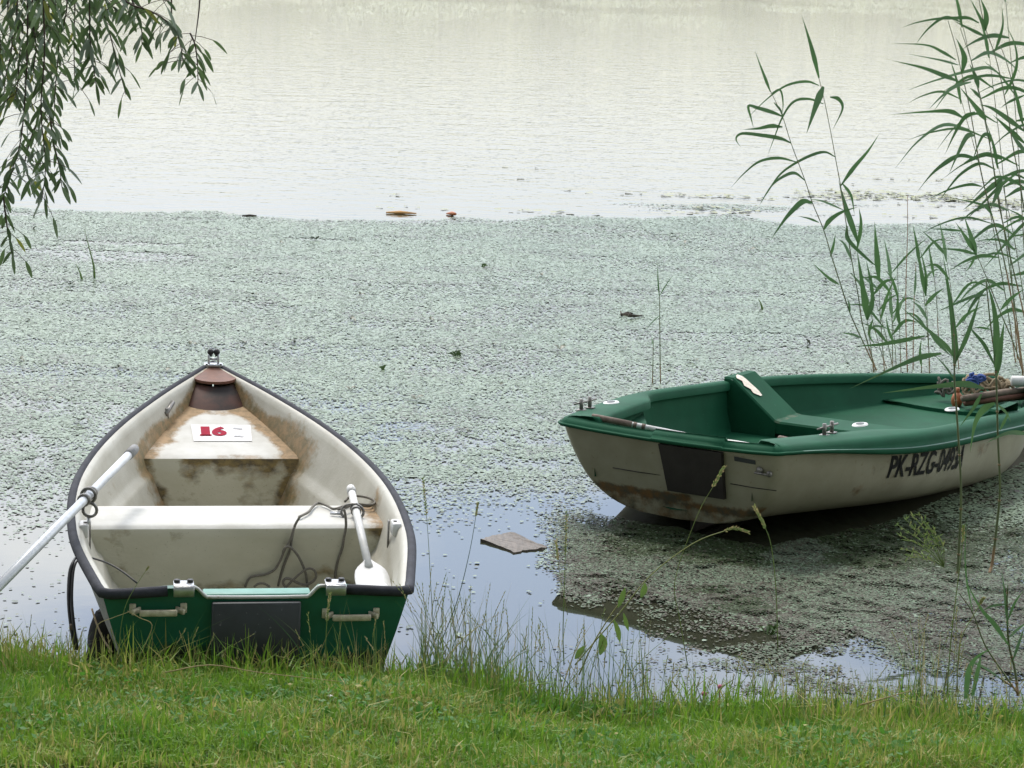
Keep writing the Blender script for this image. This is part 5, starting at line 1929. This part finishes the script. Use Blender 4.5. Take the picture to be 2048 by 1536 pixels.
def tall(px0, px1, n, hmin, hmax, Y0, Y1, heads=.3, lean=.35, w=(.0012, .0026)):
    for _ in range(n):
        Y = rt.uniform(Y0, Y1)
        px_ = rt.uniform(px0, px1)
        x = (px_ - 1024) / FPX * Y
        z = float(ground_z(x, Y))
        if z < -.12: continue
        c, s = math.cos(-B1_YAW), math.sin(-B1_YAW)
        dx, dy = x - B1_LOC.x, Y - B1_LOC.y
        if abs(c * dx - s * dy) < .55 and s * dx + c * dy > -.03: continue
        b = Vector((x, Y, z))
        h = rt.uniform(hmin, hmax)
        p3 = smooth_path(stalk_pts(b, h, abs(rt.gauss(0, lean)), rt.uniform(0, 6.28)), 2)
        tn = rt.choice([0, 0, -.6, -1, .35, .9])
        ww = rt.uniform(*w)
        if rt.random() < heads:
            mb.tube(p3, [ww * .5 * (1 - .5 * i / len(p3)) for i in range(len(p3))], n=4, attr=tn)
            q = p3[-4:]
            for i in range(9):
                u = i / 9 * 2.9
                p = q[int(u)].lerp(q[int(u) + 1], u - int(u))
                d = (q[-1] - q[0]).normalized() * .010 + Vector((rt.gauss(0, .003), rt.gauss(0, .003), .002))
                mb.leaf([p, p + d * .5, p + d], .0032, (0, -1, .2), attr=rt.choice([.8, 1, .4]), prof=wprof)
        else:
            mb.leaf(p3, ww * 1.6, (rt.uniform(-.8, .8), -1, 0), attr=tn, prof=lambda u: max(.03, 1 - u ** 2))


tall(850, 1010, 150, .16, .42, 6.85, 7.2, .35)
tall(830, 1000, 90, .08, .22, 6.75, 7.15, .1)
tall(1000, 1330, 135, .14, .40, 6.8, 7.2, .4)
tall(1000, 1400, 120, .06, .18, 6.8, 7.2, .15)
tall(1330, 1760, 110, .08, .26, 6.8, 7.15, .3)
tall(1700, 2100, 120, .08, .25, 6.75, 7.1, .25)
tall(1860, 1980, 34, .2, .42, 6.8, 7.1, .4, .2)
tall(-60, 180, 60, .06, .2, 6.75, 7.2, .3, .6)
tall(150, 800, 120, .05, .16, 6.75, 7.0, .3, .6)
tall(620, 800, 26, .14, .30, 6.75, 6.98, .35, .35)
tall(200, 460, 16, .12, .26, 6.75, 6.98, .3, .5)
tag(mb.build("tall_grass", M['talls'], attr=True), "thin unmown grass stalks along the water's edge", "tall grass", kind="stuff")


def traced(name, cat, label, pts, Y, r, m='talls', tint=0, head=None, leaves=(), dY=0.0):
    p3 = smooth_path([at_d(x, y, Y + dY * i) for i, (x, y) in enumerate(pts)], 4)
    b = p3[0].copy()
    o = empty(name, b)
    tag(o, label, cat)
    mb = MB()
    mb.tube(p3, [r * (1 - .55 * i / (len(p3) - 1)) for i in range(len(p3))], n=5, attr=tint)
    mb.build("stem", M[m], o, offset=b, attr=True)
    if head:
        mb = MB()
        f0, ln = head
        nn_ = len(p3)
        for i in range(26):
            u = f0 + (1 - f0) * i / 26
            k = min(nn_ - 2, int(u * (nn_ - 1)))
            p = p3[k].lerp(p3[k + 1], u * (nn_ - 1) - k)
            t = (p3[k + 1] - p3[k]).normalized()
            sd = t.cross(Vector((0, -1, 0))).normalized() * (1 if i % 2 else -1)
            d = (t + sd * .5 + rvec(.15)).normalized() * ln
            mb.leaf([p, p + d * .5, p + d], ln * .42, (0, -1, .2), attr=random.choice([.5, .8, 1, .2]), prof=wprof)
        mb.build("seed_head", M['talls'], o, offset=b, attr=True)
    for q, w in leaves:
        mb = MB()
        mb.leaf(smooth_path([at_d(x, y, Y - .02) for x, y in q], 5), w / FPX * Y, (random.uniform(-.3, .3), -1, .3), prof=wprof)
        mb.build("leaf", M['bindleaf'], o, offset=b)
    return o


traced("grass_stalk", "grass stalk", "long pale grass stalk arching right in front of the dinghy's stern", [(1150, 1330), (1187, 1286), (1236, 1230), (1302, 1150), (1386, 1087), (1446, 1063), (1470, 1056), (1498, 1065)], 7.0, .0026, tint=.55, head=(.72, .012))
traced("grass_stalk", "grass stalk", "upright seeding stalk left of the dinghy's reflection", [(1128, 1330), (1126, 1270), (1128, 1195), (1131, 1100), (1133, 1022)], 7.05, .0021, head=(.72, .011))
traced("grass_stalk", "grass stalk", "seeding grass stalk crossing the dinghy's dark motor pad", [(1375, 1330), (1360, 1240), (1350, 1160), (1395, 1030), (1425, 975), (1448, 934)], 7.05, .0018, tint=.4, head=(.8, .013))
traced("grass_stalk", "grass stalk", "pale seeding stalk standing in front of the white boat's right handle", [(650, 1345), (651, 1290), (655, 1230), (660, 1186)], 6.85, .0022, head=(.58, .010))
traced("grass_stalk", "grass stalk", "grass blade slanting across the white boat's left stern", [(238, 1330), (240, 1270), (250, 1215), (270, 1175), (297, 1134)], 6.88, .0018, head=(.95, .006))
traced("grass_stalk", "grass stalk", "drooping seed stalk under the dinghy's rounded stern corner", [(1556, 1300), (1552, 1180), (1543, 1094), (1528, 1050), (1508, 1012)], 7.05, .002, head=(.70, .013))
traced("grass_stalk", "grass stalk", "leftmost of the tall pale stalks by the front reeds", [(1894, 1385), (1902, 1281), (1914, 1178), (1925, 1086), (1927, 1052)], 6.95, .0024, tint=.35, head=(.75, .011))
traced("grass_stalk", "grass stalk", "pale stalk leaning right beside the front reeds", [(1914, 1385), (1920, 1286), (1948, 1229), (1967, 1197)], 6.95, .0022, tint=.45, head=(.85, .011))
traced("grass_stalk", "grass stalk", "thin stalk with a tan seed head left of the white boat's reflection pool", [(1135, 1230), (1120, 1150), (1112, 1080)], 7.15, .0012, tint=.6, head=(.7, .01))
traced("grass_stalk", "grass stalk", "dark thin stalk leaning right beside the white boat's stern corner", [(880, 1290), (915, 1200), (940, 1100), (956, 1005)], 7.05, .0018, tint=-1, head=(.9, .008))
traced("grass_stalk", "grass stalk", "tall thin stalk with a brown seed head right of the white boat", [(868, 1280), (862, 1180), (856, 1070), (846, 955)], 7.1, .0014, tint=-.4, head=(.78, .011))
traced("bent_straw", "straw", "dead straw bent sharply below the white boat's left handle", [(275, 1322), (290, 1290), (304, 1250), (280, 1236), (255, 1222)], 6.85, .0022, tint=.9)
traced("bent_straw", "straw", "dead straw bent left of the white boat's stern", [(181, 1310), (190, 1272), (197, 1248), (225, 1236), (258, 1224)], 6.85, .002, tint=.8)
traced("bent_straw", "straw", "long straw lying across the lawn below the white boat", [(330, 1345), (420, 1330), (520, 1345), (690, 1364)], 6.45, .0024, tint=1.0)
traced("bent_straw", "straw", "pale straw lying on the lawn at lower right", [(1720, 1410), (1770, 1396), (1823, 1381)], 6.6, .003, tint=1.0)
traced("bindweed", "weed", "broad leaved weed climbing a dry stalk between the boats", [(1158, 1350), (1185, 1290), (1215, 1240), (1240, 1205), (1262, 1180)], 6.95, .003, tint=.7,
       leaves=[([(1200, 1310), (1206, 1288), (1203, 1268)], 19), ([(1150, 1318), (1160, 1304), (1168, 1292)], 14), ([(1236, 1215), (1244, 1195), (1250, 1176)], 12), ([(1228, 1240), (1236, 1262), (1240, 1284)], 11), ([(1247, 1226), (1252, 1245), (1257, 1262)], 9), ([(1282, 1195), (1288, 1180), (1290, 1166)], 14)])
o = empty("bushy_weed", at_d(1888, 1130, 8.2))
tag(o, "feathery olive weed tuft in front of the dinghy's dark underside", "weed")
mb = MB()
for x, y in ((1796, 1050), (1803, 1072), (1812, 1040), (1826, 1032), (1838, 1030), (1806, 1098), (1850, 1042), (1868, 1060), (1818, 1112), (1830, 1060)):
    p3 = smooth_path([at_d(1888, 1135, 8.2), at_d((1888 + x) / 2 + 8, (1135 + y) / 2 - 4, 8.18), at_d(x, y, 8.15)], 5)
    mb.tube(p3, .0014, n=4, attr=0)
    for p in p3[4:]:
        for _ in range(3):
            d = (p3[-1] - p3[0]).normalized() * .012 + rvec(.010)
            mb.leaf([p, p + d * .5, p + d], .005, (0, -1, .2), attr=random.choice([.5, 0, -.5]), prof=wprof)
mb.build("foliage", M['talls'], o, offset=o.location, attr=True)
for x, y, lb in ((1440, 1374, "upper pink clover flower at the water's edge, right of centre"), (1408, 1388, "lower pink clover flower at the water's edge, right of centre")):
    mb = MB()
    c = at_d(x, y, 6.95)
    mb.sphere(c, .009)
    mb.tube([c + Vector((0, 0, -.07)), c], .0015, n=5)
    tag(mb.build("clover_flower", M['clover']), lb, "flower")
for x, y, lb in ((660, 1393, "white daisy in the lawn below the white boat's right corner"),):
    mb = MB()
    c = at_z(x, y, float(ground_z(-.5, 6.5)) + .06)
    for k in range(9):
        a_ = k * .7
        d = Vector((math.cos(a_), math.sin(a_), .35))
        mb.leaf([c, c + d * .005, c + d * .010], .005, (0, 0, 1), prof=wprof)
    mb.tube([c + Vector((0, 0, -.06)), c], .0012, n=4)
    tag(mb.build("daisy", M['sticker']), lb, "flower")
